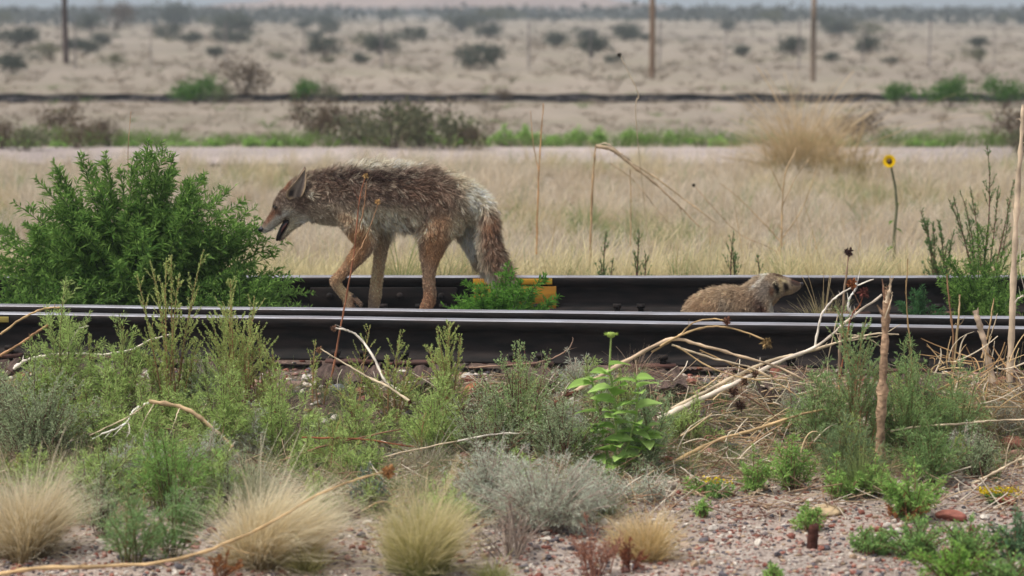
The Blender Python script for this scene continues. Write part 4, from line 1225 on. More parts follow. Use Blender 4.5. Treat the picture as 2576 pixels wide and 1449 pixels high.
for i, (X, Y) in enumerate(FILL):
    st = ('feathery', 'feathery', 'grey', 'spiky', 'silver')[rf.integers(0, 5)] if i < 120 else 'spiky'
    if 1650 < X < 1980 or (720 < X < 1260 and Y < 1075 and i < 120): continue
    side = [w for lim, w in ((130, 'by the left edge'), (300, 'left of the bent branch'), (480, 'under the bent branch'), (640, 'right of the bent branch'), (820, 'left of the thin dead stalk'), (980, 'right of the thin dead stalk'),
            (1150, 'left of the silvery shrub'), (1350, 'by the red stemmed shrub'), (1550, 'left of the broad leaved plant'), (1900, 'right of the broad leaved plant'), (2200, 'left of the thick dead stalk'), (9999, 'right of the thick dead stalk')) if X < lim][0]
    low = 'near the ballast' if Y < 1080 else ('halfway down' if Y < 1180 else 'by the gravel')
    kind = dict(feathery='feathery green', grey='fine grey green', spiky='yellow green spiky', silver='silvery')[st]
    e = plant('small %s weed %s, %s' % (kind, side, low), X, Y, Y - (rf.uniform(70, 150) if i < 120 else rf.uniform(150, 240)), rf.uniform(40, 80), st, 1500 + i, nk=.55 if i < 120 else .35, group='small mixed weeds below the near rail', leafscale=rf.uniform(.8, 1.1))

# ------------------------------------------------------------------ dead stalks and branches
WHITE, PALE, STRAW, BROWN, RED = s(226, 214, 200), s(206, 186, 158), s(190, 160, 118), s(132, 98, 78), s(150, 92, 66)
def seed_head(parent, c, r0, col, seed, n=60):
    r = np.random.default_rng(seed); m = MB()
    d = unit(r.normal(size=(n, 3)))
    m.leaves(np.repeat(np.array(c)[None], n, 0) + d * r0 * .35, d, np.full(n, r0 * .8) * r.uniform(.6, 1.2, n), np.full(n, r0 * .35), col[None] * r.uniform(.5, 1.3, (n, 1)), r)
    th = np.linspace(0, 2 * math.pi, 9)[:-1]
    rows = [np.array(c) + np.stack([rr * np.cos(th), rr * np.sin(th), 0 * th + z], 1) * r0 for rr, z in ((.1, -.5), (.45, -.25), (.5, .1), (.3, .4), (.05, .45))]
    v = np.concatenate(rows); idx = np.arange(40).reshape(5, 8)
    m.add(v, np.stack([idx[:-1], np.roll(idx[:-1], -1, 1), np.roll(idx[1:], -1, 1), idx[1:]], -1).reshape(-1, 4), col * .6)
    return m.build('seed_head', M_STEM, parent)
def stalk(label, paths, name='dead_stalk', cat='dead stalk', heads=(), d0=None, mat=None, wob=.0025, seed=1):
    """paths: list of (points [(X, Y, dist)], (w0, w1) px, colour)"""
    r = np.random.default_rng(seed * 7 + len(label))
    X, Y, d = paths[0][0][0]
    o0 = P(X, Y, d)
    e = empty(name, o0, label, cat)
    for pi, (pts, (w0, w1), col) in enumerate(paths):
        q = np.array([P(a, b, c) for a, b, c in pts])
        # smooth through the points (Catmull-Rom)
        qq = np.concatenate([[2 * q[0] - q[1]], q, [2 * q[-1] - q[-2]]])
        out = []
        for i in range(len(q) - 1):
            p0, p1, p2, p3 = qq[i:i + 4]
            for t in np.linspace(0, 1, 6, endpoint=False):
                out.append(.5 * ((2 * p1) + (-p0 + p2) * t + (2 * p0 - 5 * p1 + 4 * p2 - p3) * t ** 2 + (-p0 + 3 * p1 - 3 * p2 + p3) * t ** 3))
        out.append(q[-1]); out = np.array(out)
        K = len(out)
        out += r.normal(0, wob * .35, out.shape)
        dd = out[:, 1]
        rad = np.linspace(w0, w1, K) / F * dd / 2
        rad *= 1 + .14 * np.sin(np.arange(K) * 2.1 + r.uniform(0, 6)) + .22 * (r.random(K) < .16)
        cc = col[None] * (1 + .22 * np.sin(np.arange(K) * .9 + pi))[:, None] * r.uniform(.85, 1.12, (K, 1))
        sides = 8 if w0 > 9 else 5
        rad *= .86 * (1 + .10 * r.normal(size=K))
        m = MB(); m.tubes(out[None] - o0, rad[None], np.clip(cc, .01, .95)[None], sides)
        if w0 > 4.5 and d0 is None:
            for q in range(int(2 + K / 9)):
                j = r.integers(2, K - 1); L = r.uniform(.012, .05)
                dv = unit(out[j] - out[j - 1]) * .7 + unit(r.normal(size=3)) * .8
                tw = np.array([out[j], out[j] + dv * L * .5, out[j] + dv * L + np.array([0, 0, r.normal(0, .006)])])
                m.tubes(tw[None] - o0, np.array([[.45, .35, .12]]) * rad[j], cc[j] * .85, 4)
        m.build('stem' if pi == 0 else 'side_stem', mat or M_BARK, e, None, True)
    for i, (a, b, c, rr, col) in enumerate(heads):
        seed_head(e, P(a, b, c) - o0, rr / F * c, col, seed * 31 + i)
    return e
D1, D3 = 8.15, 8.35
DS = float(G(2212, 1195)[1])
stalk('thick split grey brown dead stalk standing at the right, in front of the near rail', [([(2212, 1195, DS), (2216, 1060, DS), (2222, 940, DS), (2228, 820, DS), (2232, 730, DS)], (27, 21), s(168, 138, 112))] +
      [([(2229, 760, DS - .01), (2238, 730, DS - .01), (2242, 700, DS - .01)], (12, 4), s(206, 184, 156)), ([(2226, 760, DS - .01), (2222, 725, DS), (2219, 700, DS)], (7, 3), BROWN),
       ([(2226, 800, DS - .02), (2240, 760, DS - .02), (2246, 735, DS - .02)], (5, 2), PALE)], cat='dead stalk', mat=M_OLDWOOD)
stalk('pale smooth dead stalk rising past the frame edge side at the far right', [([(2540, 960, 8.3), (2546, 800, 8.3), (2552, 640, 8.3), (2560, 480, 8.3), (2570, 340, 8.3), (2574, 262, 8.3)], (20, 10), s(206, 184, 158)),
      ([(2548, 770, 8.3), (2562, 750, 8.28), (2576, 742, 8.26)], (5, 3), WHITE), ([(2556, 560, 8.3), (2548, 515, 8.3), (2540, 500, 8.3)], (5, 3), PALE)])
stalk('short leaning broken stake in front of the near rail at the right', [([(2498, 960, 8.3), (2480, 880, 8.3), (2465, 820, 8.3), (2452, 782, 8.3)], (20, 15), s(190, 168, 146)), ([(2482, 880, 8.3), (2500, 820, 8.28), (2510, 790, 8.28)], (4, 2), PALE)])
stalk('straight grey brown dead stem with a dark seed head on top, crossing both rails', [([(2108, 1010, 8.45), (2112, 900, 8.45), (2118, 800, 8.45), (2128, 700, 8.45), (2136, 640, 8.45)], (11, 4), s(158, 134, 112)),
      ([(2112, 860, 8.45), (2104, 835, 8.45)], (4, 2), PALE)], heads=[(2135, 634, 8.45, 13, s(70, 48, 44))])
stalk('long thick bleached branch slanting up to the right over the near rail', [([(1655, 1055, D1), (1760, 1005, D1), (1880, 950, 8.2), (1960, 910, 8.25), (2060, 868, 8.3), (2140, 800, 8.3), (2220, 742, 8.3)], (17, 6), s(218, 202, 184)),
      ([(2050, 872, 8.3), (2065, 800, 8.3), (2090, 760, 8.3), (2130, 730, 8.3), (2198, 702, 8.3)], (7, 4), WHITE), ([(2150, 795, 8.3), (2133, 775, 8.28), (2140, 745, 8.28), (2154, 725, 8.28), (2152, 700, 8.28)], (8, 5), s(236, 230, 222)),
      ([(2102, 840, 8.3), (2160, 845, 8.3), (2200, 860, 8.3), (2235, 890, 8.3)], (4, 2), PALE)])
stalk('second long straw coloured branch slanting up to the right, parallel under the bleached one', [([(1690, 1030, 8.2), (1820, 962, 8.2), (1930, 910, 8.25), (2020, 888, 8.3), (2120, 858, 8.35), (2200, 840, 8.35), (2260, 842, 8.35)], (12, 4), PALE),
      ([(2120, 858, 8.35), (2190, 850, 8.35), (2228, 838, 8.35), (2265, 815, 8.35)], (4, 2), PALE)])
stalk('thick brown ended pale branch rising to the right from weeds in the centre', [([(1392, 1018, 8.05), (1440, 990, 8.05), (1520, 940, 8.1), (1600, 895, 8.15), (1690, 853, 8.2), (1760, 868, 8.2), (1860, 895, 8.2), (1960, 925, 8.2), (2040, 965, 8.2)], (17, 5), s(200, 174, 146)),
      ([(1660, 870, 8.18), (1720, 840, 8.2), (1780, 822, 8.2), (1850, 828, 8.2), (1925, 855, 8.2)], (7, 4), STRAW), ([(1640, 885, 8.18), (1700, 850, 8.2), (1745, 812, 8.2), (1790, 802, 8.2), (1826, 806, 8.2)], (6, 4), STRAW),
      ([(1690, 868, 8.18), (1740, 885, 8.2), (1810, 905, 8.2), (1890, 925, 8.2), (1960, 960, 8.2)], (8, 4), PALE), ([(1700, 870, 8.18), (1800, 930, 8.15), (1900, 955, 8.1), (1980, 950, 8.1)], (5, 3), STRAW),
      ([(1385, 1022, 8.04), (1415, 1000, 8.04), (1450, 985, 8.04)], (15, 12), s(104, 66, 52)), ([(1760, 880, 8.2), (1860, 925, 8.2), (1930, 945, 8.15), (2010, 1000, 8.1)], (4, 2), STRAW)],
      heads=[(1828, 807, 8.2, 12, s(120, 78, 60)), (1928, 862, 8.2, 16, s(150, 124, 84))])
stalk('long straw stalk rising gently to the right below the bleached branch', [([(1690, 1165, 7.9), (1800, 1110, 7.95), (1900, 1080, 8.0), (1990, 1050, 8.0), (2080, 1030, 8.05), (2160, 1040, 8.1)], (13, 4), STRAW)])
stalk('reddish thin stem with two rusty seed heads tangled with the bleached branch', [([(2110, 960, 8.25), (2130, 860, 8.25), (2140, 800, 8.25), (2165, 762, 8.25), (2172, 735, 8.25)], (6, 3), RED),
      ([(2165, 770, 8.25), (2150, 740, 8.25), (2143, 718, 8.25)], (3, 2), BROWN), ([(2110, 960, 8.25), (2112, 1050, 8.2), (2120, 1100, 8.2)], (6, 6), s(176, 138, 98))], heads=[(2143, 713, 8.25, 15, s(142, 84, 46)), (2172, 735, 8.25, 16, s(110, 60, 52))])
stalk('thin reddish dead stalk in front of the coyote shoulder with a narrow loop on top', [([(820, 1010, 8.6), (838, 930, 8.6), (852, 850, 8.6), (872, 740, 8.6), (890, 640, 8.6), (898, 560, 8.6), (905, 500, 8.6), (918, 450, 8.6)], (7, 3), s(156, 104, 78)),
      ([(898, 590, 8.6), (912, 540, 8.6), (918, 500, 8.6), (922, 455, 8.6)], (4, 2), s(170, 128, 96)), ([(886, 655, 8.6), (912, 615, 8.6), (935, 560, 8.6), (950, 515, 8.6)], (4, 2.5), s(170, 132, 100))],
      heads=[(950, 508, 8.6, 8, s(206, 164, 110)), (920, 442, 8.6, 8, s(190, 156, 104))])
stalk('bleached curved twig below the coyote fore leg, over the near rail', [([(1010, 985, 8.3), (970, 960, 8.3), (945, 910, 8.35), (915, 862, 8.4), (888, 838, 8.4), (862, 828, 8.4), (838, 826, 8.4)], (9, 5), WHITE)], heads=[(840, 826, 8.4, 9, BROWN)])
stalk('straw twig with a brown head running right to the ballast from the thin dead stalk', [([(1030, 1010, 8.2), (980, 975, 8.25), (920, 945, 8.3), (860, 910, 8.35), (806, 878, 8.4)], (8, 4), PALE)], heads=[(803, 880, 8.4, 10, s(150, 112, 84)), (1030, 1012, 8.2, 8, s(100, 62, 50))])
stalk('bent thick pale branch arching over the weeds at left', [([(585, 1125, 7.95), (545, 1088, 7.95), (500, 1048, 7.95), (450, 1022, 7.95), (375, 1010, 7.95)], (13, 11), s(196, 166, 130)),
      ([(375, 1012, 7.95), (340, 1030, 7.95), (320, 1060, 7.93), (300, 1075, 7.9), (262, 1090, 7.9), (232, 1105, 7.9)], (9, 4), s(236, 228, 216)), ([(372, 1014, 7.95), (320, 1050, 7.9), (262, 1078, 7.9), (225, 1096, 7.9)], (5, 3), PALE),
      ([(322, 1060, 7.93), (326, 1085, 7.9), (320, 1100, 7.9)], (5, 3), WHITE), ([(390, 1012, 7.95), (370, 1045, 7.9), (352, 1085, 7.9)], (4, 2), PALE), ([(452, 1026, 7.95), (440, 1060, 7.9), (430, 1090, 7.9)], (4, 2), PALE)])
stalk('long bleached stick lying on the ballast at the left, under the near rail', [([(35, 928, 8.5), (70, 905, 8.5), (120, 895, 8.5), (190, 890, 8.5), (260, 892, 8.5), (330, 880, 8.5), (380, 855, 8.5), (430, 842, 8.5)], (11, 5), WHITE)])
stalk('straw stem crossing the near rail at the left edge, upper one', [([(0, 842, 8.4), (50, 805, 8.4), (105, 778, 8.4), (152, 773, 8.4)], (7, 5), STRAW)])
stalk('brown thicker stem at the left edge, below the straw one', [([(0, 895, 8.4), (40, 872, 8.4), (90, 838, 8.4), (122, 816, 8.4)], (9, 7), s(170, 132, 98))])
stalk('small white curved twig standing in front of the near rail at the left', [([(170, 880, 8.4), (182, 855, 8.4), (198, 828, 8.4), (222, 820, 8.4)], (6, 4), WHITE)])
stalk('long thin straw stalk arching from the bottom left corner to a brown seed head', [([(-10, 1446, 6.6), (90, 1430, 6.58), (250, 1425, 6.56), (420, 1412, 6.55), (560, 1370, 6.55), (690, 1310, 6.58), (800, 1245, 6.62), (900, 1205, 6.66), (970, 1188, 6.7)], (13, 5), STRAW),
      ([(560, 1372, 6.55), (600, 1384, 6.55), (640, 1395, 6.55)], (5, 3), STRAW)], heads=[(977, 1186, 6.7, 19, s(168, 122, 76))])
stalk('short brown stem with a dark bristly head beside the large upright clump', [([(1000, 1275, 7.0), (960, 1262, 7.0), (910, 1285, 7.0)], (4, 3), STRAW)], heads=[(892, 1290, 7.0, 17, s(96, 50, 46))])
stalk('pale stick running into the frame at the right edge above the yellow flowers', [([(2445, 1218, 7.7), (2500, 1190, 7.7), (2545, 1165, 7.7), (2590, 1145, 7.7)], (9, 6), PALE), ([(2530, 1172, 7.7), (2535, 1130, 7.7), (2550, 1090, 7.7)], (4, 2), PALE)])
stalk('long thin horizontal straw stem at the right, behind the thick dead stalk', [([(2240, 1085, 8.0), (2320, 1072, 8.0), (2420, 1066, 8.0), (2500, 1058, 8.0), (2590, 1055, 8.0)], (7, 5), PALE)])
stalk('thin brown rod lying on the gravel beside the short stub', [([(1960, 1316, 7.35), (2040, 1308, 7.35), (2120, 1309, 7.35), (2195, 1302, 7.35), (2212, 1298, 7.35)], (6, 5), s(140, 108, 90))])
stalk('long brown twig lying on the gravel left of the short stub', [([(1775, 1310, 7.35), (1860, 1304, 7.35), (1925, 1296, 7.35), (2010, 1252, 7.4)], (4, 2), s(130, 96, 84)),
      ([(1925, 1296, 7.35), (1960, 1310, 7.35), (1985, 1325, 7.3)], (3, 2), s(120, 90, 80))])
stalk('white twig curving over the gravel under the silvery shrub', [([(1240, 1262, 7.2), (1290, 1285, 7.2), (1340, 1310, 7.2), (1400, 1362, 7.2)], (6, 4), s(220, 210, 196))])
stalk('pale twig lying low in the silvery shrub', [([(1230, 1385, 7.05), (1270, 1390, 7.05), (1320, 1380, 7.05)], (8, 3), s(196, 182, 166)), ([(1270, 1390, 7.05), (1285, 1372, 7.05)], (4, 2), s(196, 182, 166))])
stalk('long pale stick lying along the edge of the bare gravel', [([(1720, 1205, 7.75), (1800, 1200, 7.75), (1900, 1203, 7.75), (2000, 1205, 7.75), (2120, 1198, 7.8)], (9, 6), s(200, 180, 156)), ([(1860, 1202, 7.75), (1790, 1230, 7.7), (1740, 1225, 7.7)], (5, 3), PALE)])
stalk('reddish dead stem with brown heads lying below the bleached branch', [([(1960, 1055, 8.1), (1900, 1010, 8.1), (1850, 985, 8.1)], (5, 3), BROWN), ([(1870, 1000, 8.1), (1860, 960, 8.1)], (3, 2), BROWN)],
      heads=[(1845, 985, 8.1, 14, s(96, 66, 50)), (1872, 960, 8.1, 12, s(110, 80, 60)), (1862, 1020, 8.1, 15, s(84, 58, 46)), (1900, 940, 8.15, 11, s(120, 90, 70))])
for k, (a, b, lb) in enumerate((((700, 1160), (1010, 1080), 'brown straw stem slanting up through the litter left of the silvery shrub'), ((760, 1100), (1040, 1125), 'red brown stem lying flat in the litter left of the silvery shrub'),
                            ((860, 1185), (1150, 1110), 'pale stem lying in the litter above the large upright clump'), ((1150, 1110), (1350, 1090), 'bleached twig pointing right into the small leaved shrub'))):
    stalk(lb, [([(a[0], a[1], 7.85), ((a[0] + b[0]) / 2, (a[1] + b[1]) / 2 - 8, 7.9), (b[0], b[1], 7.95)], (6, 4), [BROWN, RED, PALE, WHITE][k])], seed=60 + k)
stalk('curved thin root curling up against the near rail in the centre', [([(1180, 925, 8.6), (1290, 918, 8.6), (1370, 908, 8.6), (1420, 885, 8.6), (1440, 862, 8.6), (1440, 848, 8.6)], (5, 2), s(160, 130, 112))])
def thicket():
    e = empty('dead_thicket', G(2500, 1060), 'tangle of straw coloured branching dead twigs at the right below the leaning stake', 'dead brush')
    o0 = np.array(e.location); r = np.random.default_rng(66); m = MB()
    n = 130
    a = np.array([P(r.uniform(2330, 2620), r.uniform(900, 1090), r.uniform(8.1, 8.5)) for _ in range(n)])
    b = a + np.stack([r.normal(0, .13, n), r.normal(0, .05, n), r.uniform(-.02, .14, n)], 1)
    c = (a + b) / 2 + r.normal(0, .03, (n, 3))
    m.tubes(bez(a, c, b, 7) - o0, np.linspace(1, .5, 7)[None] * r.uniform(.0014, .004, (n, 1)), (np.array([s(206, 176, 132), s(186, 150, 108), s(216, 200, 176)])[r.integers(0, 3, n)])[:, None].repeat(7, 1), 4)
    m.build('twigs', M_BARK, e)['kind'] = 'stuff'
    e = empty('dead_thicket', G(1900, 1180), 'mat of fallen straw coloured stems under the bleached branch', 'dead brush')
    o0 = np.array(e.location); m = MB(); n = 210
    a = []; n = 150
    for _ in range(n):
        q = G(r.uniform(1690, 2120), r.uniform(1010, 1200)); q[2] += r.uniform(.005, .10); a.append(q)
    a = np.array(a); th = r.normal(.15, .7, n)
    L = r.uniform(.06, .30, n)
    b = a + np.stack([np.cos(th) * L, .2 * np.sin(th) * L, np.sin(th) * L * .45], 1)
    c = (a + b) / 2 + r.normal(0, .02, (n, 3)) + np.array([0, 0, .02])
    m.tubes(bez(a, c, b, 7) - o0, np.linspace(1, .6, 7)[None] * r.uniform(.0014, .0036, (n, 1)), (np.array([s(206, 180, 142), s(176, 144, 112), s(216, 200, 176), s(146, 108, 88)])[r.integers(0, 4, n)])[:, None].repeat(7, 1), 4)
    m.build('twigs', M_BARK, e)['kind'] = 'stuff'
thicket()
# thin stems at the right that cross the rails
for k, (pts, w, col, lb) in enumerate((
    (((2300, 1010), (2292, 880), (2280, 760), (2284, 650)), 5, s(170, 140, 100), 'thin straw stem crossing both rails, left of the brown one at the right'),
    (((2392, 1000), (2398, 860), (2388, 760), (2382, 690)), 7, s(146, 112, 84), 'brown upright stem crossing both rails at the right'),
    (((2398, 920), (2410, 820), (2415, 740)), 8, s(196, 170, 130), 'short pale upright stem leaning against the near rails at the right'),
    (((2470, 900), (2490, 820), (2500, 750)), 6, s(190, 160, 120), 'straw stem beside the short leaning stake'),
    (((2600, 800), (2570, 700), (2565, 600)), 3, WHITE, 'white thin twig at the right edge'),
    (((2075, 1100), (2078, 1000), (2085, 900), (2110, 780)), 4, PALE, 'pale thin stem left of the straight grey brown one'))):
    stalk(lb, [([(a, b, 8.35) for a, b in pts], (w, w * .6), col)], seed=80 + k)
# dead stems out in the dry grass behind the track
DB = 12.3
stalk('dead bent stalk folded over at the top, in the dry grass behind the rails', [([(1484, 700, DB), (1486, 600, DB), (1489, 500, DB), (1494, 420, DB), (1498, 372, DB)], (8, 5), s(176, 146, 112)),
      ([(1498, 368, DB), (1540, 376, DB), (1570, 400, DB), (1640, 455, DB), (1700, 510, DB), (1760, 570, DB)], (13, 4), s(186, 162, 134)), ([(1570, 402, DB), (1640, 440, DB), (1720, 500, DB), (1800, 560, DB)], (6, 3), s(196, 172, 140)),
      ([(1500, 366, DB), (1528, 362, DB), (1560, 385, DB), (1590, 405, DB)], (5, 3), s(206, 186, 160))])
stalk('second dead bent stalk right of the folded one', [([(1586, 620, DB), (1587, 520, DB), (1586, 425, DB)], (4, 3), s(186, 158, 124)), ([(1535, 410, DB), (1590, 450, DB), (1640, 510, DB), (1680, 560, DB)], (4, 2), s(190, 168, 140))])
stalk('branching dead stem spread like a fan in the dry grass above the badger', [([(1962, 660, DB), (1966, 590, DB), (1968, 520, DB), (1975, 440, DB), (2005, 370, DB)], (7, 3), s(196, 168, 132)), ([(1966, 610, DB), (1920, 560, DB), (1860, 500, DB), (1810, 460, DB)], (4, 2), s(190, 164, 130)),
      ([(1967, 600, DB), (2010, 540, DB), (2040, 470, DB), (2058, 405, DB)], (4, 2), s(190, 164, 130)), ([(1967, 480, DB), (1930, 400, DB), (1915, 330, DB)], (3, 2), s(190, 164, 130)), ([(1968, 520, DB), (2000, 450, DB), (2035, 400, DB)], (3, 2), s(190, 164, 130)),
      ([(1964, 640, DB), (1930, 620, DB), (1850, 580, DB), (1745, 466, DB)], (3, 2), s(180, 152, 124))], heads=[(1745, 466, DB, 5, s(70, 60, 50))])
stalk('orange brown thin dead stem in the grass right of the coyote tail', [([(1350, 640, DB), (1352, 540, DB), (1356, 430, DB), (1362, 330, DB), (1368, 260, DB)], (5, 3), s(196, 150, 104)), ([(1354, 430, DB), (1340, 350, DB), (1335, 280, DB)], (3, 2), s(196, 158, 120))])
stalk('very tall thin stem with a tiny dark head reaching above the distant rail', [([(1640, 700, 12.6), (1600, 300, 12.6), (1606, 240, 12.6), (1580, 180, 12.6), (1560, 140, 12.6)], (3, 2), s(190, 172, 146))], heads=[(1558, 138, 12.6, 6, s(60, 50, 40))])
stalk('thin reddish stem rising beside the top of the big green bush', [([(330, 700, 10.8), (326, 500, 10.8), (322, 380, 10.8), (330, 280, 10.8)], (3, 2), s(178, 142, 110))])
r66 = np.random.default_rng(14)
for k, X in enumerate(sorted(r66.uniform(1330, 2300, 14))):
    X = float(X); Yt = r66.uniform(500, 620); d = r66.uniform(11.4, 13)
    stalk('%s thin dry stem from the coyote tail in the grass behind the far rail' % ORD[k], [([(X, 690, d), (X + r66.normal(0, 8), 640, d), (X + r66.normal(0, 20), Yt, d)], (3, 1.5), s(186, 158, 120))], seed=200 + k)['group'] = 'thin dry stems behind the far rail'

# short brown stub on the gravel
def stub():
    p = G(2042, 1380); h = P(2042, 1322, p[1])[2] - p[2]; w = 13 / F * p[1]
    m = MB(); th = np.linspace(0, 2 * math.pi, 11)[:-1]
    rows = []
    for t in np.linspace(0, 1, 7):
        rr = w * (1.1 - .15 * t) * (1 + .12 * np.sin(th * 3 + t * 2))
        rows.append(np.stack([rr * np.cos(th) + .004 * t, rr * np.sin(th), h * t + (t == 1) * .008 * np.sin(th * 2)], 1))
    rows.append(np.stack([w * .3 * np.cos(th), w * .3 * np.sin(th), 0 * th + h * .96], 1))
    v = np.concatenate(rows); idx = np.arange(80).reshape(8, 10)
    m.add(v, np.stack([idx[:-1], np.roll(idx[:-1], -1, 1), np.roll(idx[1:], -1, 1), idx[1:]], -1).reshape(-1, 4), s(74, 44, 36))
    o = m.build('wooden_stub', M_OLDWOOD, None, (0, 0, 0), True); o.location = tuple(p); tag(o, 'short dark red brown wooden stub standing on the gravel among green leaves', 'stub')
stub()

# ------------------------------------------------------------------ animals
from mathutils.kdtree import KDTree
def crop1(x, y): return (720 + x / 2.787) * .8587, (420 + y / 2.787) * .8587
def crop4(x, y): return (1900 + x / 3.623) * .8587, (720 + y / 3.623) * .8587

class Body:
    def __init__(self, crop, scale, d0):
        self.crop, self.sc, self.d0 = crop, .8587 / scale / F, d0
        self.parts = []
    def pt(self, x, y, off=0.0):
        # figure lies in the vertical plane at d0; off moves it in depth only
        X, Y = self.crop(x, y)
        q = P(X, Y, self.d0); q[1] += off
        return q
    def px(self, r): return r * self.sc * self.d0 * 1.0
    def loft(self, st, sides=20, sub=5):
        """st: (x, y, rh_px, rw_m, off)"""
        st = np.array(st, float)
        n = len(st)
        ext = np.concatenate([[2 * st[0] - st[1]], st, [2 * st[-1] - st[-2]]])
        out = []
        for i in range(n - 1):
            p0, p1, p2, p3 = ext[i:i + 4]
            for t in np.linspace(0, 1, sub, endpoint=False):
                out.append(.5 * ((2 * p1) + (-p0 + p2) * t + (2 * p0 - 5 * p1 + 4 * p2 - p3) * t ** 2 + (-p0 + 3 * p1 - 3 * p2 + p3) * t ** 3))
        out.append(st[-1]); out = np.array(out)
        cen = np.array([self.pt(a[0], a[1], a[4]) for a in out])
        rh = np.array([self.px(a[2]) for a in out]); rw = out[:, 3]
        tg = np.gradient(cen, axis=0); tg[:, 1] = 0; tg = unit(tg)
        nr = np.stack([-tg[:, 2], 0 * tg[:, 0], tg[:, 0]], 1)
        # rounded caps
        cs, hs, ws, ns = [], [], [], []
        for k, f in ((0, (1.0, .92, .7, .38, .05)),):
            for q in f: 
                u = math.sqrt(max(0, 1 - (1 - (1 - q)) ** 2)) if False else q
            for a in (0.05, .4, .72, .93):
                dep = math.sqrt(1 - a * a)
                cs.append(cen[0] - tg[0] * rh[0] * dep); hs.append(rh[0] * a); ws.append(rw[0] * a); ns.append(nr[0])
        for i in range(len(cen)):
            cs.append(cen[i]); hs.append(rh[i]); ws.append(rw[i]); ns.append(nr[i])
        for a in (.93, .72, .4, .05):
            dep = math.sqrt(1 - a * a)
            cs.append(cen[-1] + tg[-1] * rh[-1] * dep); hs.append(rh[-1] * a); ws.append(rw[-1] * a); ns.append(nr[-1])
        cs, hs, ws, ns = map(np.array, (cs, hs, ws, ns))
        th = np.linspace(0, 2 * math.pi, sides + 1)[:-1]
        v = cs[:, None] + ns[:, None] * (hs[:, None] * np.cos(th))[..., None] + np.array([0, 1., 0]) * (ws[:, None] * np.sin(th))[..., None]
        m = len(cs); idx = np.arange(m * sides).reshape(m, sides)
        f = np.stack([idx[:-1], np.roll(idx[:-1], -1, 1), np.roll(idx[1:], -1, 1), idx[1:]], -1).reshape(-1, 4)
        faces = [tuple(q) for q in f] + [tuple(idx[0][::-1]), tuple(idx[-1])]
        self.parts.append((v.reshape(-1, 3), faces))
    def merge(self, voxel, smooth_it=6):
        vs, fs, n = [], [], 0
        for v, f in self.parts:
            vs.append(v); fs += [tuple(i + n for i in q) for q in f]; n += len(v)
        me = bpy.data.meshes.new('raw'); me.from_pydata(np.concatenate(vs).tolist(), [], fs); me.update()
        o = bpy.data.objects.new('raw', me); C.objects.link(o)
        md = o.modifiers.new('r', 'REMESH'); md.mode = 'VOXEL'; md.voxel_size = voxel
        sm = o.modifiers.new('s', 'SMOOTH'); sm.factor = .5; sm.iterations = smooth_it
        bpy.context.view_layer.update()
        dg = bpy.context.evaluated_depsgraph_get()
        ev = o.evaluated_get(dg); m2 = ev.to_mesh()
        nv = len(m2.vertices); co = np.empty(nv * 3, np.float32); m2.vertices.foreach_get('co', co); co = co.reshape(-1, 3).astype(float)
        no = np.empty(nv * 3, np.float32); m2.vertices.foreach_get('normal', no); no = no.reshape(-1, 3).astype(float)
        m2.calc_loop_triangles(); nt = len(m2.loop_triangles)
        tr = np.empty(nt * 3, np.int32); m2.loop_triangles.foreach_get('vertices', tr); tr = tr.reshape(-1, 3)
        ev.to_mesh_clear(); bpy.data.objects.remove(o)
        return co, no, tr
    def crop_coords(self, p):
        """world -> drawing coordinates of the figure (independent of depth)"""
        o = self.pt(0, 0); ex = (self.pt(1000, 0) - o) / 1000; ey = (self.pt(0, 1000) - o) / 1000
        x = (p[:, 0] - o[0]) / ex[0]; y = (p[:, 2] - o[2]) / ey[2]
        return np.stack([x, y], 1)

def paint(xy, base, brushes):
    c = np.repeat(np.array(base)[None], len(xy), 0)
    for (x, y, rx, ry, ang, col, st) in brushes:
        dx, dy = xy[:, 0] - x, xy[:, 1] - y
        ca, sa = math.cos(ang), math.sin(ang)
        u = (dx * ca + dy * sa) / rx; w = (-dx * sa + dy * ca) / ry
        k = st * np.exp(-np.maximum(u * u + w * w - .35, 0) * 1.6)[:, None]
        c = c * (1 - k) + np.array(col)[None] * k
    return c

def vnoise(p, sc, seed):
    r = np.random.default_rng(seed); o = 0
    for i in range(5):
        k = r.normal(size=3) * sc * (1.0 + .5 * i); k2 = r.normal(size=3) * sc * (1.0 + .5 * i)
        o = o + np.sin(p @ k + r.uniform(0, 6) + 1.5 * np.sin(p @ k2)) / (1 + .4 * i)
    return o / 2.6

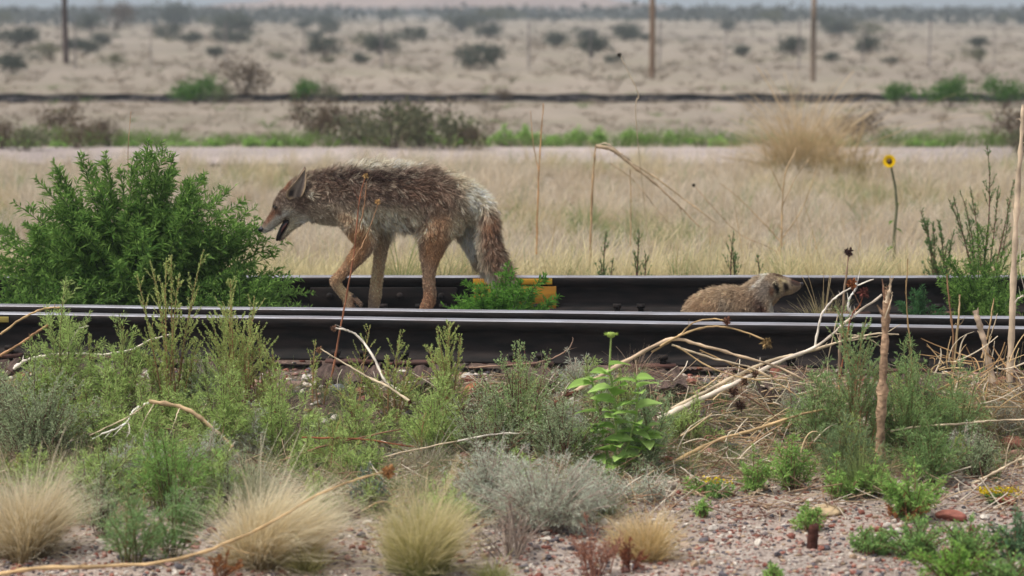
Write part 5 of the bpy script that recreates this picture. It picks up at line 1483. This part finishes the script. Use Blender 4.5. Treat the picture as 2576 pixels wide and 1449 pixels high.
def fur(co, no, tr, n, rng, dirf, lenf, colf, w, clump=.5, stand=.35):
    A = co[tr]; ar = np.linalg.norm(np.cross(A[:, 1] - A[:, 0], A[:, 2] - A[:, 0]), axis=1)
    ti = rng.choice(len(tr), n, p=ar / ar.sum())
    u = rng.random((n, 2)); fl = u.sum(1) > 1; u[fl] = 1 - u[fl]
    b = A[ti, 0] + (A[ti, 1] - A[ti, 0]) * u[:, :1] + (A[ti, 2] - A[ti, 0]) * u[:, 1:]
    nn = unit(no[tr[ti]].mean(1))
    L = lenf(b)
    d = dirf(b); d = unit(d - nn * np.sum(d * nn, 1, keepdims=True))
    st = stand * rng.uniform(.5, 1.5, n)[:, None]
    tip = b + unit(d + nn * st + rng.normal(size=(n, 3)) * .22) * L[:, None]
    # clumping: pull tips together
    ncl = n // 8
    ci = rng.integers(0, n, ncl)
    kd = KDTree(ncl)
    for k, i in enumerate(ci): kd.insert(b[i], k)
    kd.balance()
    near = np.array([kd.find(q)[1] for q in b])
    wild = rng.normal(size=(ncl, 3)) * .5
    ctip = tip[ci] + wild * L[ci][:, None]
    k = clump * smooth(.008, .025, L)[:, None]
    tip = tip * (1 - k) + (ctip[near] + (b - b[ci[near]]) * .45) * k
    mid = b + (tip - b) * .5 + nn * L[:, None] * .10 + rng.normal(size=(n, 3)) * L[:, None] * .22
    K = 4
    pts = bez(b - nn * .001, mid, tip, K)
    side = unit(np.cross(unit(tip - b), rng.normal(size=(n, 3))))
    cc = colf(b, L, near, ncl)
    ramp = np.linspace(.78, 1.18, K)[None, :, None]
    mb = MB()
    mb.strips(pts, (w * (1.0 + 12 * np.minimum(L, .05) + .8 * (L < .013)))[:, None] * np.array([1, .95, .8, .25])[None], side, np.clip(cc[:, None] * ramp, 0, 1))
    return mb

def make_coyote():
    rng = np.random.default_rng(400)
    B = Body(crop1, 2.787, 9.85)
    # trunk and neck
    B.loft([(1925, 520, 85, .045, 0), (1850, 520, 140, .075, 0), (1740, 500, 205, .098, 0), (1600, 475, 225, .098, 0), (1430, 450, 245, .098, 0), (1250, 430, 250, .105, 0), (1080, 430, 255, .112, 0),
            (920, 430, 245, .105, 0), (780, 435, 232, .092, 0), (660, 440, 214, .078, 0), (560, 436, 196, .070, 0), (480, 428, 165, .060, 0)], 24)
    # skull and muzzle (second drawing -> first)
    h = lambda x, y: (55.7 + .5 * x, 111.5 + .5 * y)
    def H(x, y, r, w, o=0): a = h(x, y); return (a[0], a[1], r * .5, w, o)
    B.loft([H(880, 560, 210, .050), H(780, 650, 235, .058), H(640, 745, 255, .063), H(515, 845, 200, .054), H(425, 945, 138, .040), H(320, 1048, 104, .029), H(245, 1135, 90, .026), H(180, 1185, 60, .018), H(152, 1192, 40, .014)], 20)
    # lower jaw
    B.loft([H(760, 930, 150, .042), H(680, 1060, 88, .032), H(600, 1165, 58, .024), H(530, 1255, 48, .020), H(470, 1325, 34, .015), H(430, 1360, 18, .010)], 16)
    # near fore leg, lifted
    B.loft([(860, 500, 150, .040, -.052), (900, 620, 125, .045, -.058), (955, 735, 100, .040, -.060), (985, 815, 78, .032, -.060), (915, 910, 68, .026, -.062), (845, 1000, 52, .021, -.062), (780, 1065, 43, .019, -.062),
            (742, 1110, 44, .020, -.062), (765, 1165, 42, .018, -.060), (812, 1220, 40, .018, -.058), (838, 1270, 40, .020, -.056), (850, 1330, 40, .024, -.055), (855, 1385, 24, .020, -.055)], 14)
    B.loft([(840, 1225, 30, .018, -.055), (890, 1252, 22, .015, -.055), (930, 1285, 19, .012, -.055), (948, 1310, 15, .010, -.055)], 10)
    B.loft([(850, 1300, 24, .018, -.045), (885, 1340, 22, .014, -.045), (905, 1370, 16, .011, -.045)], 10)
    # far fore leg, straight and carrying
    B.loft([(1080, 560, 110, .036, .055), (1105, 720, 66, .032, .058), (1100, 850, 56, .027, .058), (1085, 980, 48, .023, .058), (1068, 1100, 46, .021, .058), (1056, 1200, 47, .020, .058), (1048, 1270, 50, .021, .056),
            (1035, 1360, 44, .020, .056), (1015, 1440, 42, .024, .056), (985, 1490, 34, .028, .056), (940, 1502, 26, .026, .056)], 14)
    # near hind leg
    B.loft([(1700, 480, 150, .040, -.045), (1640, 590, 165, .046, -.052), (1570, 700, 140, .045, -.055), (1530, 820, 108, .036, -.056), (1508, 930, 82, .028, -.056), (1500, 1040, 55, .021, -.056), (1500, 1140, 48, .018, -.056),
            (1508, 1220, 50, .018, -.056), (1492, 1290, 54, .019, -.056), (1455, 1370, 44, .018, -.055), (1425, 1440, 40, .022, -.054), (1390, 1490, 34, .027, -.053), (1345, 1502, 26, .025, -.053)], 14)
    # far hind leg, stretched back
    B.loft([(1740, 560, 130, .040, .05), (1800, 720, 100, .036, .055), (1850, 860, 66, .028, .056), (1930, 1000, 46, .022, .056), (2040, 1110, 36, .018, .056), (2140, 1190, 38, .017, .056), (2175, 1270, 36, .017, .056),
            (2170, 1370, 34, .017, .056), (2160, 1450, 34, .022, .056), (2120, 1495, 30, .025, .056), (2080, 1503, 24, .022, .056)], 12)
    # tail core
    B.loft([(1900, 470, 70, .040, -.01), (1955, 540, 72, .040, -.03), (1975, 680, 72, .040, -.045), (1985, 820, 84, .045, -.055), (2030, 950, 84, .045, -.06), (2085, 1070, 78, .038, -.06), (2140, 1180, 62, .03, -.06), (2175, 1270, 30, .016, -.06)], 14)
    co, no, tr = B.merge(.0055, 5)
    xy = B.crop_coords(co)
    cream, grey, dark, rust, tan, brown = s(206, 192, 170), s(150, 140, 128), s(62, 52, 48), s(164, 120, 86), s(184, 152, 120), s(118, 98, 84)
    white = s(214, 206, 190); blk = s(26, 24, 26)
    br = [
        (1150, 340, 640, 180, .05, s(104, 84, 74), .8), (900, 250, 420, 60, -.1, s(92, 74, 66), .7), (700, 330, 170, 110, 0, s(104, 84, 72), .7), (1500, 400, 330, 110, .25, s(112, 88, 74), .7),
        (1150, 185, 560, 34, -.03, s(196, 186, 168), .85), (1050, 262, 470, 48, 0, s(66, 52, 48), .8), (1750, 300, 260, 55, .55, s(182, 168, 146), .8), (1900, 460, 150, 130, .4, s(222, 208, 184), .9),
        (1130, 590, 330, 100, .05, s(196, 182, 158), .88), (1250, 680, 300, 80, 0, s(216, 202, 176), .9), (1310, 640, 30, 80, .1, s(84, 66, 62), .7), (1450, 620, 26, 110, .5, s(78, 68, 66), .85),
        (700, 570, 180, 90, .3, s(160, 146, 128), .65), (640, 660, 120, 50, .35, s(186, 172, 150), .7), (760, 660, 120, 50, .2, s(186, 170, 148), .6), (820, 590, 90, 50, .3, tan, .6),
        # legs
        (930, 760, 110, 130, .6, s(176, 134, 96), .9), (900, 900, 70, 160, .6, s(164, 126, 92), .95), (770, 1060, 60, 110, .6, s(176, 140, 108), .9), (800, 1200, 60, 110, -.5, s(198, 168, 130), .9), (880, 1290, 60, 70, 0, s(160, 128, 104), .8),
        (1095, 900, 70, 180, 0, s(176, 156, 130), .9), (1060, 1150, 60, 200, 0, s(196, 170, 136), .9), (1080, 1000, 22, 260, .05, s(180, 146, 108), .5),
        (1590, 700, 150, 170, .3, s(160, 126, 98), .9), (1540, 860, 100, 170, .1, s(164, 126, 94), .95), (1500, 1100, 60, 150, 0, s(176, 144, 118), .9), (1480, 1300, 80, 130, .2, s(172, 130, 100), .9),
        (1740, 680, 90, 150, 0, s(190, 172, 146), .8), (1830, 810, 90, 190, .3, s(232, 218, 196), 1.0), (1700, 840, 60, 60, 0, s(196, 182, 160), .6),
        # tail
        (2010, 800, 80, 330, -.15, s(128, 100, 82), .9), (2100, 1030, 70, 140, -.4, s(122, 96, 80), .8), (2040, 700, 24, 50, 0, s(58, 44, 40), .9), (1905, 900, 40, 200, -.2, s(196, 180, 158), .7), (1990, 1090, 50, 120, -.5, s(206, 192, 172), .8), (2160, 1150, 50, 110, 0, s(176, 158, 138), .7),
        (1990, 640, 40, 70, 0, s(160, 118, 88), .6),
        # head
        (330, 420, 100, 130, .6, s(112, 96, 84), .85), (300, 330, 60, 60, 0, s(150, 104, 76), .8), (265, 470, 60, 90, .5, s(120, 104, 92), .85),
        (390, 580, 110, 70, .3, s(184, 174, 158), .8), (440, 520, 60, 60, 0, s(130, 112, 98), .7), (470, 470, 80, 40, 0, s(96, 76, 64), .7), (440, 640, 90, 50, -.5, white, .7),
        (205, 595, 90, 26, -.93, s(128, 88, 66), .9), (230, 640, 100, 30, -.75, s(184, 176, 162), .95), (180, 700, 70, 26, -.3, s(196, 188, 178), .9), (300, 570, 60, 26, -.4, s(206, 200, 190), .8),
        (355, 690, 60, 90, .5, s(190, 178, 152), .85), (270, 560, 30, 26, 0, s(110, 78, 62), .8), (238, 518, 22, 13, .4, blk, 1.0),
        (290, 650, 62, 11, -.95, blk, 1.0), (265, 765, 18, 26, .4, blk, .9), (300, 720, 13, 80, .55, blk, .8),
        (525, 395, 30, 26, 0, cream, .95),
        (880, 1235, 22, 14, .4, s(40, 36, 38), .95), (1095, 1288, 14, 9, 0, s(40, 34, 34), .9), (795, 1118, 14, 14, 0, s(60, 56, 54), .8),
    ]
    base = s(140, 124, 108)
    vc = paint(xy, base, br)
    e_loc = np.array([B.pt(1200, 1510)[0], B.d0, float(gz(B.pt(1200, 0)[0], B.d0))])
    e = empty('coyote', e_loc, 'shaggy grey and tan coyote walking left with mouth open and one fore paw lifted', 'coyote')
    me = mesh_from('body', co - e_loc, tr, vc * .8); me.materials.append(M_SKIN)
    me.polygons.foreach_set('use_smooth', np.ones(len(tr), bool))
    o = bpy.data.objects.new('body', me); C.objects.link(o); o.parent = e
    # fur
    def blend(xy, pts):
        w = np.stack([np.exp(-(((xy[:, 0] - a) / rx) ** 2 + ((xy[:, 1] - b) / ry) ** 2)) for a, b, rx, ry, _ in pts], 1) + 1e-9
        return w, np.array([q[4] for q in pts])
    LP = [(300, 420, 110, 160, .015), (180, 650, 110, 110, .006), (300, 700, 70, 90, .008), (430, 600, 80, 80, .026), (600, 350, 130, 150, .032), (600, 600, 120, 90, .026), (900, 220, 260, 90, .052), (1250, 180, 260, 90, .056), (1600, 260, 220, 110, .050),
          (1200, 450, 300, 150, .034), (900, 500, 200, 120, .026), (1250, 690, 250, 90, .064), (1850, 420, 140, 120, .046), (1620, 620, 130, 90, .020), (1560, 800, 140, 130, .016), (1500, 1100, 120, 220, .009),
          (900, 760, 120, 120, .014), (820, 1000, 150, 180, .009), (800, 1250, 150, 100, .006), (1080, 1000, 90, 300, .011), (1740, 760, 90, 110, .028), (1985, 850, 120, 330, .046), (2100, 1080, 110, 180, .046), (2130, 1400, 130, 120, .006), (1050, 1400, 150, 120, .005), (1400, 1420, 150, 100, .005)]
    def lenf(p):
        w, v = blend(B.crop_coords(p), LP)
        L = (w * v).sum(1) / w.sum(1)
        return L * .86 * (1 + .32 * vnoise(p, 28, 3)) * rng.uniform(.55, 1.2, len(p))
    DP = [(250, 500, 140, 220, (.75, -.55)), (600, 450, 200, 250, (.9, .35)), (1000, 300, 400, 200, (.95, .25)), (1500, 350, 350, 220, (.85, .5)), (1100, 620, 400, 130, (.45, .9)), (1850, 500, 150, 180, (.45, .9)), (1560, 850, 160, 300, (.1, 1.)), (1500, 1200, 150, 250, (-.1, 1.)),
          (900, 850, 150, 200, (-.5, .9)), (790, 1200, 120, 150, (.4, .9)), (1080, 1000, 100, 400, (0, 1.)), (1990, 850, 130, 350, (.2, 1.)), (2110, 1080, 130, 200, (.45, .9)), (1740, 760, 90, 130, (.1, 1.))]
    def dirf(p):
        q = B.crop_coords(p); w, v = blend(q, DP)
        d = (w @ v) / w.sum(1, keepdims=True)
        ang = .55 * vnoise(p, 16, 9) + .75 * vnoise(p, 60, 10)
        c, s_ = np.cos(ang), np.sin(ang)
        d = np.stack([d[:, 0] * c - d[:, 1] * s_, d[:, 0] * s_ + d[:, 1] * c], 1)
        return np.stack([d[:, 0], rng.normal(0, .15, len(p)), -d[:, 1]], 1)
    def colf(b, L, near, ncl):
        q = B.crop_coords(b)
        # the mouth lining and nose stay bare
        c = paint(q, base, br)
        k = smooth(.010, .030, L)
        cr = rng.normal(0, 1, ncl)[near]
        # banded guard hairs: dark and pale tufts
        tone = 1.46 * np.exp(.20 * k * cr + .24 * rng.normal(size=len(b)) + .34 * k * vnoise(b, 60, 5) + .30 * k * vnoise(b, 130, 6))
        c = c * tone[:, None]
        pk = (smooth(.25, 1.0, vnoise(b, 48, 77) + .22 * cr + .3 * rng.normal(size=len(b))) * .7 * k)[:, None]
        c = c * (1 - pk) + s(216, 202, 178) * pk
        return np.clip(c, .008, .75)
    mb = fur(co, no, tr, 105000, rng, dirf, lenf, colf, .00105, .36, .60)
    mb.v = [v - e_loc for v in mb.v]
    f = mb.build('fur', M_FUR, e); f['kind'] = 'stuff'
    # ears
    def ear(outline_l, outline_r, y_edge, y_mid, cols, name='ear'):
        n, k = len(outline_l), 7
        v, c = [], []
        for i in range(n):
            L = B.pt(*h(*outline_l[i]), y_edge[i]); R = B.pt(*h(*outline_r[i]), y_edge[i])
            for j in range(k):
                t = j / (k - 1)
                q = L * (1 - t) + R * t
                q[1] += (y_mid[i] - y_edge[i]) * math.sin(math.pi * t)
                v.append(q); c.append(cols(i / (n - 1), t))
        idx = np.arange(n * k).reshape(n, k)
        fq = np.stack([idx[:-1, :-1], idx[:-1, 1:], idx[1:, 1:], idx[1:, :-1]], -1).reshape(-1, 4)
        me = mesh_from(name, np.array(v) - e_loc, fq, np.array(c)); me.materials.append(M_SKIN)
        me.polygons.foreach_set('use_smooth', np.ones(len(fq), bool))
        o = bpy.data.objects.new(name, me); C.objects.link(o); o.parent = e
        sd = o.modifiers.new('thick', 'SOLIDIFY'); sd.thickness = .004; sd.offset = 0
        ss = o.modifiers.new('sub', 'SUBSURF'); ss.levels = ss.render_levels = 2
        return o
    def ecol(a, t):
        if t < .10 or t > .92: return s(158, 136, 108)
        if a < .32 and t < .5: return s(62, 54, 52) if a > .12 else s(180, 158, 128)
        if t > .6: return s(92, 82, 76)
        return s(134, 122, 110)
    EL = [(620, 680), (566, 620), (580, 540), (640, 465), (720, 385), (800, 285), (850, 205), (872, 180)]
    ER = [(820, 640), (858, 590), (886, 520), (902, 440), (906, 355), (902, 275), (892, 210), (880, 180)]
    ear(EL, ER, [-.070, -.080, -.084, -.084, -.080, -.074, -.066, -.062], [-.060, -.060, -.062, -.064, -.062, -.060, -.060, -.062], ecol)
    ear([(a[0] - 30, a[1] - 20) for a in EL], [(a[0] - 40, a[1] - 20) for a in ER], [.050, .052, .052, .050, .048, .046, .045, .045], [.040, .036, .034, .034, .036, .040, .044, .045], lambda a, t: s(130, 112, 96))
    # mouth
    def blob(name, st, col, mat=None, sides=12):
        bb = Body(crop1, 2.787, 9.85); bb.loft(st, sides)
        v, fs = bb.parts[0]; me = bpy.data.meshes.new(name); me.from_pydata((v - e_loc).tolist(), [], fs); me.update()
        at = me.color_attributes.new('Col', 'FLOAT_COLOR', 'POINT')
        for i in range(len(v)): at.data[i].color = (*col, 1)
        me.materials.append(mat or M_SKIN)
        me.polygons.foreach_set('use_smooth', np.ones(len(me.polygons), bool))
        o = bpy.data.objects.new(name, me); C.objects.link(o); o.parent = e; return o
    M_WET = mat_col('wet_skin', .35, 60, .2, .5)
    blob('mouth_lining', [H(575, 1060, 50, .024), H(520, 1120, 52, .026), H(470, 1210, 46, .021), H(425, 1300, 38, .017), H(402, 1350, 24, .012)], s(30, 20, 24), M_WET)
    blob('tongue', [H(560, 1080, 26, .027), H(515, 1140, 24, .029), H(480, 1200, 17, .024), H(462, 1235, 10, .016)], s(112, 62, 56), M_WET)
    blob('nose', [H(180, 1165, 40, .019), H(146, 1178, 46, .022), H(122, 1186, 36, .018)], s(24, 24, 28), M_WET)
    ep = h(378, 806)
    blob('eye', [(ep[0] - 3, ep[1], 5, .005, -.0395), (ep[0] + 4, ep[1], 6, .006, -.0405), (ep[0] + 11, ep[1] + 1, 4, .004, -.0415)], s(20, 14, 12), M_WET)
    for (x, y, l) in ((432, 1195, .012), (415, 1120, .010), (512, 1090, .006)):
        q = B.pt(*h(x, y), -.018) - e_loc
        m = MB(); K = 4; t = np.linspace(0, 1, K)
        sg = -1 if y < 1150 else 1
        m.tubes(np.stack([q[0] - .002 * t, q[1] + 0 * t, q[2] + sg * l * t], 1)[None], (np.linspace(.0022, .0004, K))[None], s(214, 204, 180), 6)
        m.build('tooth', M_SKIN, e)
make_coyote()

def make_badger():
    rng = np.random.default_rng(500)
    B = Body(crop4, 3.623, 9.9)
    g = lambda x, y: (250 * 3.623 + x * 3.623 / 7.806, 60 * 3.623 + y * 3.623 / 7.806)   # close drawing -> first
    def H(x, y, r, w, o=0): a = g(x, y); return (a[0], a[1], r * .464, w, o)
    B.loft([(430, 800, 70, .05, 0), (500, 740, 150, .095, 0), (640, 680, 190, .125, 0), (820, 650, 200, .135, 0), (980, 640, 190, .125, 0), (1090, 600, 185, .11, 0), (1180, 530, 165, .085, -.005), (1260, 470, 150, .065, -.01)], 22)
    B.loft([H(500, 700, 340, .075, 0), H(700, 520, 330, .07, -.005), H(900, 455, 290, .066, -.01), H(1080, 440, 240, .060, -.014), H(1230, 430, 185, .048, -.016), H(1370, 430, 120, .033, -.018), H(1470, 410, 72, .022, -.02), (1598, 400, 22, .012, -.02)], 18)
    B.loft([H(1050, 580, 90, .04, -.012), H(1250, 560, 75, .03, -.016), H(1370, 530, 55, .02, -.018), H(1470, 490, 32, .013, -.02)], 12)
    # legs
    B.loft([(1190, 560, 90, .045, -.05), (1240, 680, 60, .035, -.07), (1260, 790, 48, .03, -.075), (1270, 880, 44, .03, -.075), (1310, 925, 30, .034, -.075), (1350, 932, 20, .03, -.075)], 12)
    B.loft([(1150, 600, 90, .045, .05), (1160, 760, 52, .032, .07), (1170, 880, 44, .03, .075), (1210, 925, 28, .034, .075)], 12)
    B.loft([(600, 700, 110, .05, -.06), (580, 820, 66, .036, -.08), (590, 890, 48, .03, -.08), (640, 928, 28, .034, -.08)], 12)
    B.loft([(560, 720, 100, .05, .06), (540, 840, 60, .036, .08), (550, 900, 44, .03, .08), (600, 928, 28, .034, .08)], 12)
    B.loft([(450, 760, 50, .03, 0), (390, 830, 36, .022, 0), (350, 880, 18, .012, 0)], 10)
    co, no, tr = B.merge(.0055, 5)
    tanb, greyb, cream, dk = s(176, 146, 116), s(160, 146, 130), s(206, 192, 158), s(40, 34, 36)
    def HB(x, y, rx, ry, an, col, st): a = g(x, y); return (a[0], a[1], rx * .464, ry * .464, an, col, st)
    br = [(700, 500, 260, 60, -.2, s(188, 164, 136), .7), (620, 620, 220, 90, 0, tanb, .7), (1000, 560, 130, 110, 0, s(166, 138, 112), .6), (780, 620, 60, 120, 0, greyb, .6), (1150, 470, 70, 60, -.6, s(168, 140, 112), .6),
          (1150, 600, 60, 110, -.4, s(112, 80, 68), .7), (1210, 650, 34, 80, -.4, s(96, 60, 50), .8), (1190, 480, 80, 90, 0, s(164, 152, 140), .6), (1180, 360, 120, 16, -.75, s(232, 222, 206), 1.0), (1260, 300, 60, 8, -.2, s(226, 216, 198), .9),
          (1290, 640, 26, 90, 0, s(196, 190, 176), .9), (1380, 560, 90, 30, -.3, s(190, 160, 116), .7),
          HB(700, 420, 170, 170, 0, s(160, 148, 136), .8), HB(850, 520, 60, 120, 0, s(136, 96, 68), .8), HB(1000, 590, 90, 60, 0, cream, .7), HB(1050, 420, 60, 150, 0, s(206, 186, 148), .8),
          HB(965, 450, 62, 170, -.35, s(24, 22, 22), 1.0), HB(1170, 430, 66, 170, -.25, s(50, 34, 30), 1.0), HB(1110, 290, 120, 34, .4, s(214, 196, 156), .8), HB(1010, 190, 170, 24, .25, s(110, 88, 72), .8),
          HB(1240, 560, 100, 60, 0, s(196, 176, 140), .7), HB(1340, 440, 90, 40, .4, s(186, 164, 130), .7), HB(1400, 350, 170, 75, .3, s(78, 58, 52), .95), HB(1430, 560, 90, 40, -.5, s(160, 152, 140), .6), HB(1420, 325, 110, 14, .25, s(140, 104, 92), .6),
          (1260, 860, 80, 80, 0, dk, .8), (600, 890, 80, 60, 0, dk, .6)]
    base = s(180, 160, 136)
    xy = B.crop_coords(co)
    p0 = B.pt(850, 900); e_loc = np.array([p0[0], B.d0, float(gz(p0[0], B.d0))])
    e = empty('badger', e_loc, 'brown grey badger with pale striped face, half hidden behind the near rails', 'badger')
    me = mesh_from('body', co - e_loc, tr, paint(xy, base, br) * .85); me.materials.append(M_SKIN)
    me.polygons.foreach_set('use_smooth', np.ones(len(tr), bool))
    o = bpy.data.objects.new('body', me); C.objects.link(o); o.parent = e
    def lenf(p):
        q = B.crop_coords(p)
        L = .010 + .015 * smooth(1330, 1050, q[:, 0]) - .006 * smooth(1380, 1450, q[:, 0])
        L = np.where((q[:, 1] > 800), .008, L)
        return L * rng.uniform(.6, 1.25, len(p))
    def dirf(p):
        q = B.crop_coords(p); k = smooth(1300, 1000, q[:, 0])
        d = np.stack([-(1 - .35 * k), .35 + .75 * k], 1)
        return np.stack([d[:, 0], rng.normal(0, .15, len(p)), -d[:, 1]], 1)
    def colf(b, L, near, ncl):
        c = paint(B.crop_coords(b), base, br)
        k = smooth(.01, .02, L)
        tone = np.exp(.24 * k * rng.normal(0, 1, ncl)[near] + .18 * rng.normal(size=len(b)))
        return np.clip(c * tone[:, None], .008, .75)
    mb = fur(co, no, tr, 60000, rng, dirf, lenf, colf, .0011, .3, .3)
    mb.v = [v - e_loc for v in mb.v]
    mb.build('fur', M_FUR, e)['kind'] = 'stuff'
    # ear, eye and nose
    c = B.pt(*g(880, 400), -.066)
    n, k = 8, 6; v, cc = [], []
    for i in range(n):
        a = -2.7 + 3.6 * i / (n - 1)
        for j in range(k):
            t = j / (k - 1)
            rr = .005 + .008 * t
            v.append(c + np.array([rr * math.cos(a) * .8, -.006 * t, -rr * math.sin(a) * 1.6]) - e_loc)
            cc.append(s(204, 188, 154) if t > .5 else s(150, 128, 100))
    idx = np.arange(n * k).reshape(n, k)
    fq = np.stack([idx[:-1, :-1], idx[:-1, 1:], idx[1:, 1:], idx[1:, :-1]], -1).reshape(-1, 4)
    me = mesh_from('ear', np.array(v), fq, np.array(cc)); me.materials.append(M_SKIN)
    o = bpy.data.objects.new('ear', me); C.objects.link(o); o.parent = e
    sd = o.modifiers.new('thick', 'SOLIDIFY'); sd.thickness = .004
    ss = o.modifiers.new('sub', 'SUBSURF'); ss.levels = ss.render_levels = 2
    def ball(name, q, r, col):
        m = MB(); th = np.linspace(0, 2 * math.pi, 11)[:-1]; ph = np.linspace(.05, math.pi - .05, 7)
        rows = [q + r * np.stack([np.sin(a) * np.cos(th), np.sin(a) * np.sin(th), 0 * th + np.cos(a)], 1) for a in ph]
        vv = np.concatenate(rows); ix = np.arange(70).reshape(7, 10)
        m.add(vv, np.stack([ix[:-1], ix[1:], np.roll(ix[1:], -1, 1), np.roll(ix[:-1], -1, 1)], -1).reshape(-1, 4), col)
        return m.build(name, M_RUBBER, e, None, True)
    global M_RUBBER
    M_RUBBER = mat_col('wet_nose', .35, 60, .2, .5)
    ball('eye', B.pt(*g(1290, 400), -.055) - e_loc, .004, s(24, 18, 16))
    ball('nose', B.pt(1616, 402, -.02) - e_loc, .010, s(46, 36, 38))
make_badger()

# ------------------------------------------------------------------ haze
def haze():
    m, nt, out = new_mat('haze_air')
    pv = nt.nodes.new('ShaderNodeVolumePrincipled')
    pv.inputs['Color'].default_value = (.80, .90, 1.0, 1)
    pv.inputs['Density'].default_value = HAZE
    nt.links.new(pv.outputs[0], out.inputs['Volume'])
    mb = MB(); mb.boxes([(-12000, -60, -8)], [(12000, 9800, 195)], (1, 1, 1))
    o = mb.build('haze', m); o['kind'] = 'stuff'; o['label'] = 'thin pale haze over the plain'
HAZE = 1 / 750.0
haze()
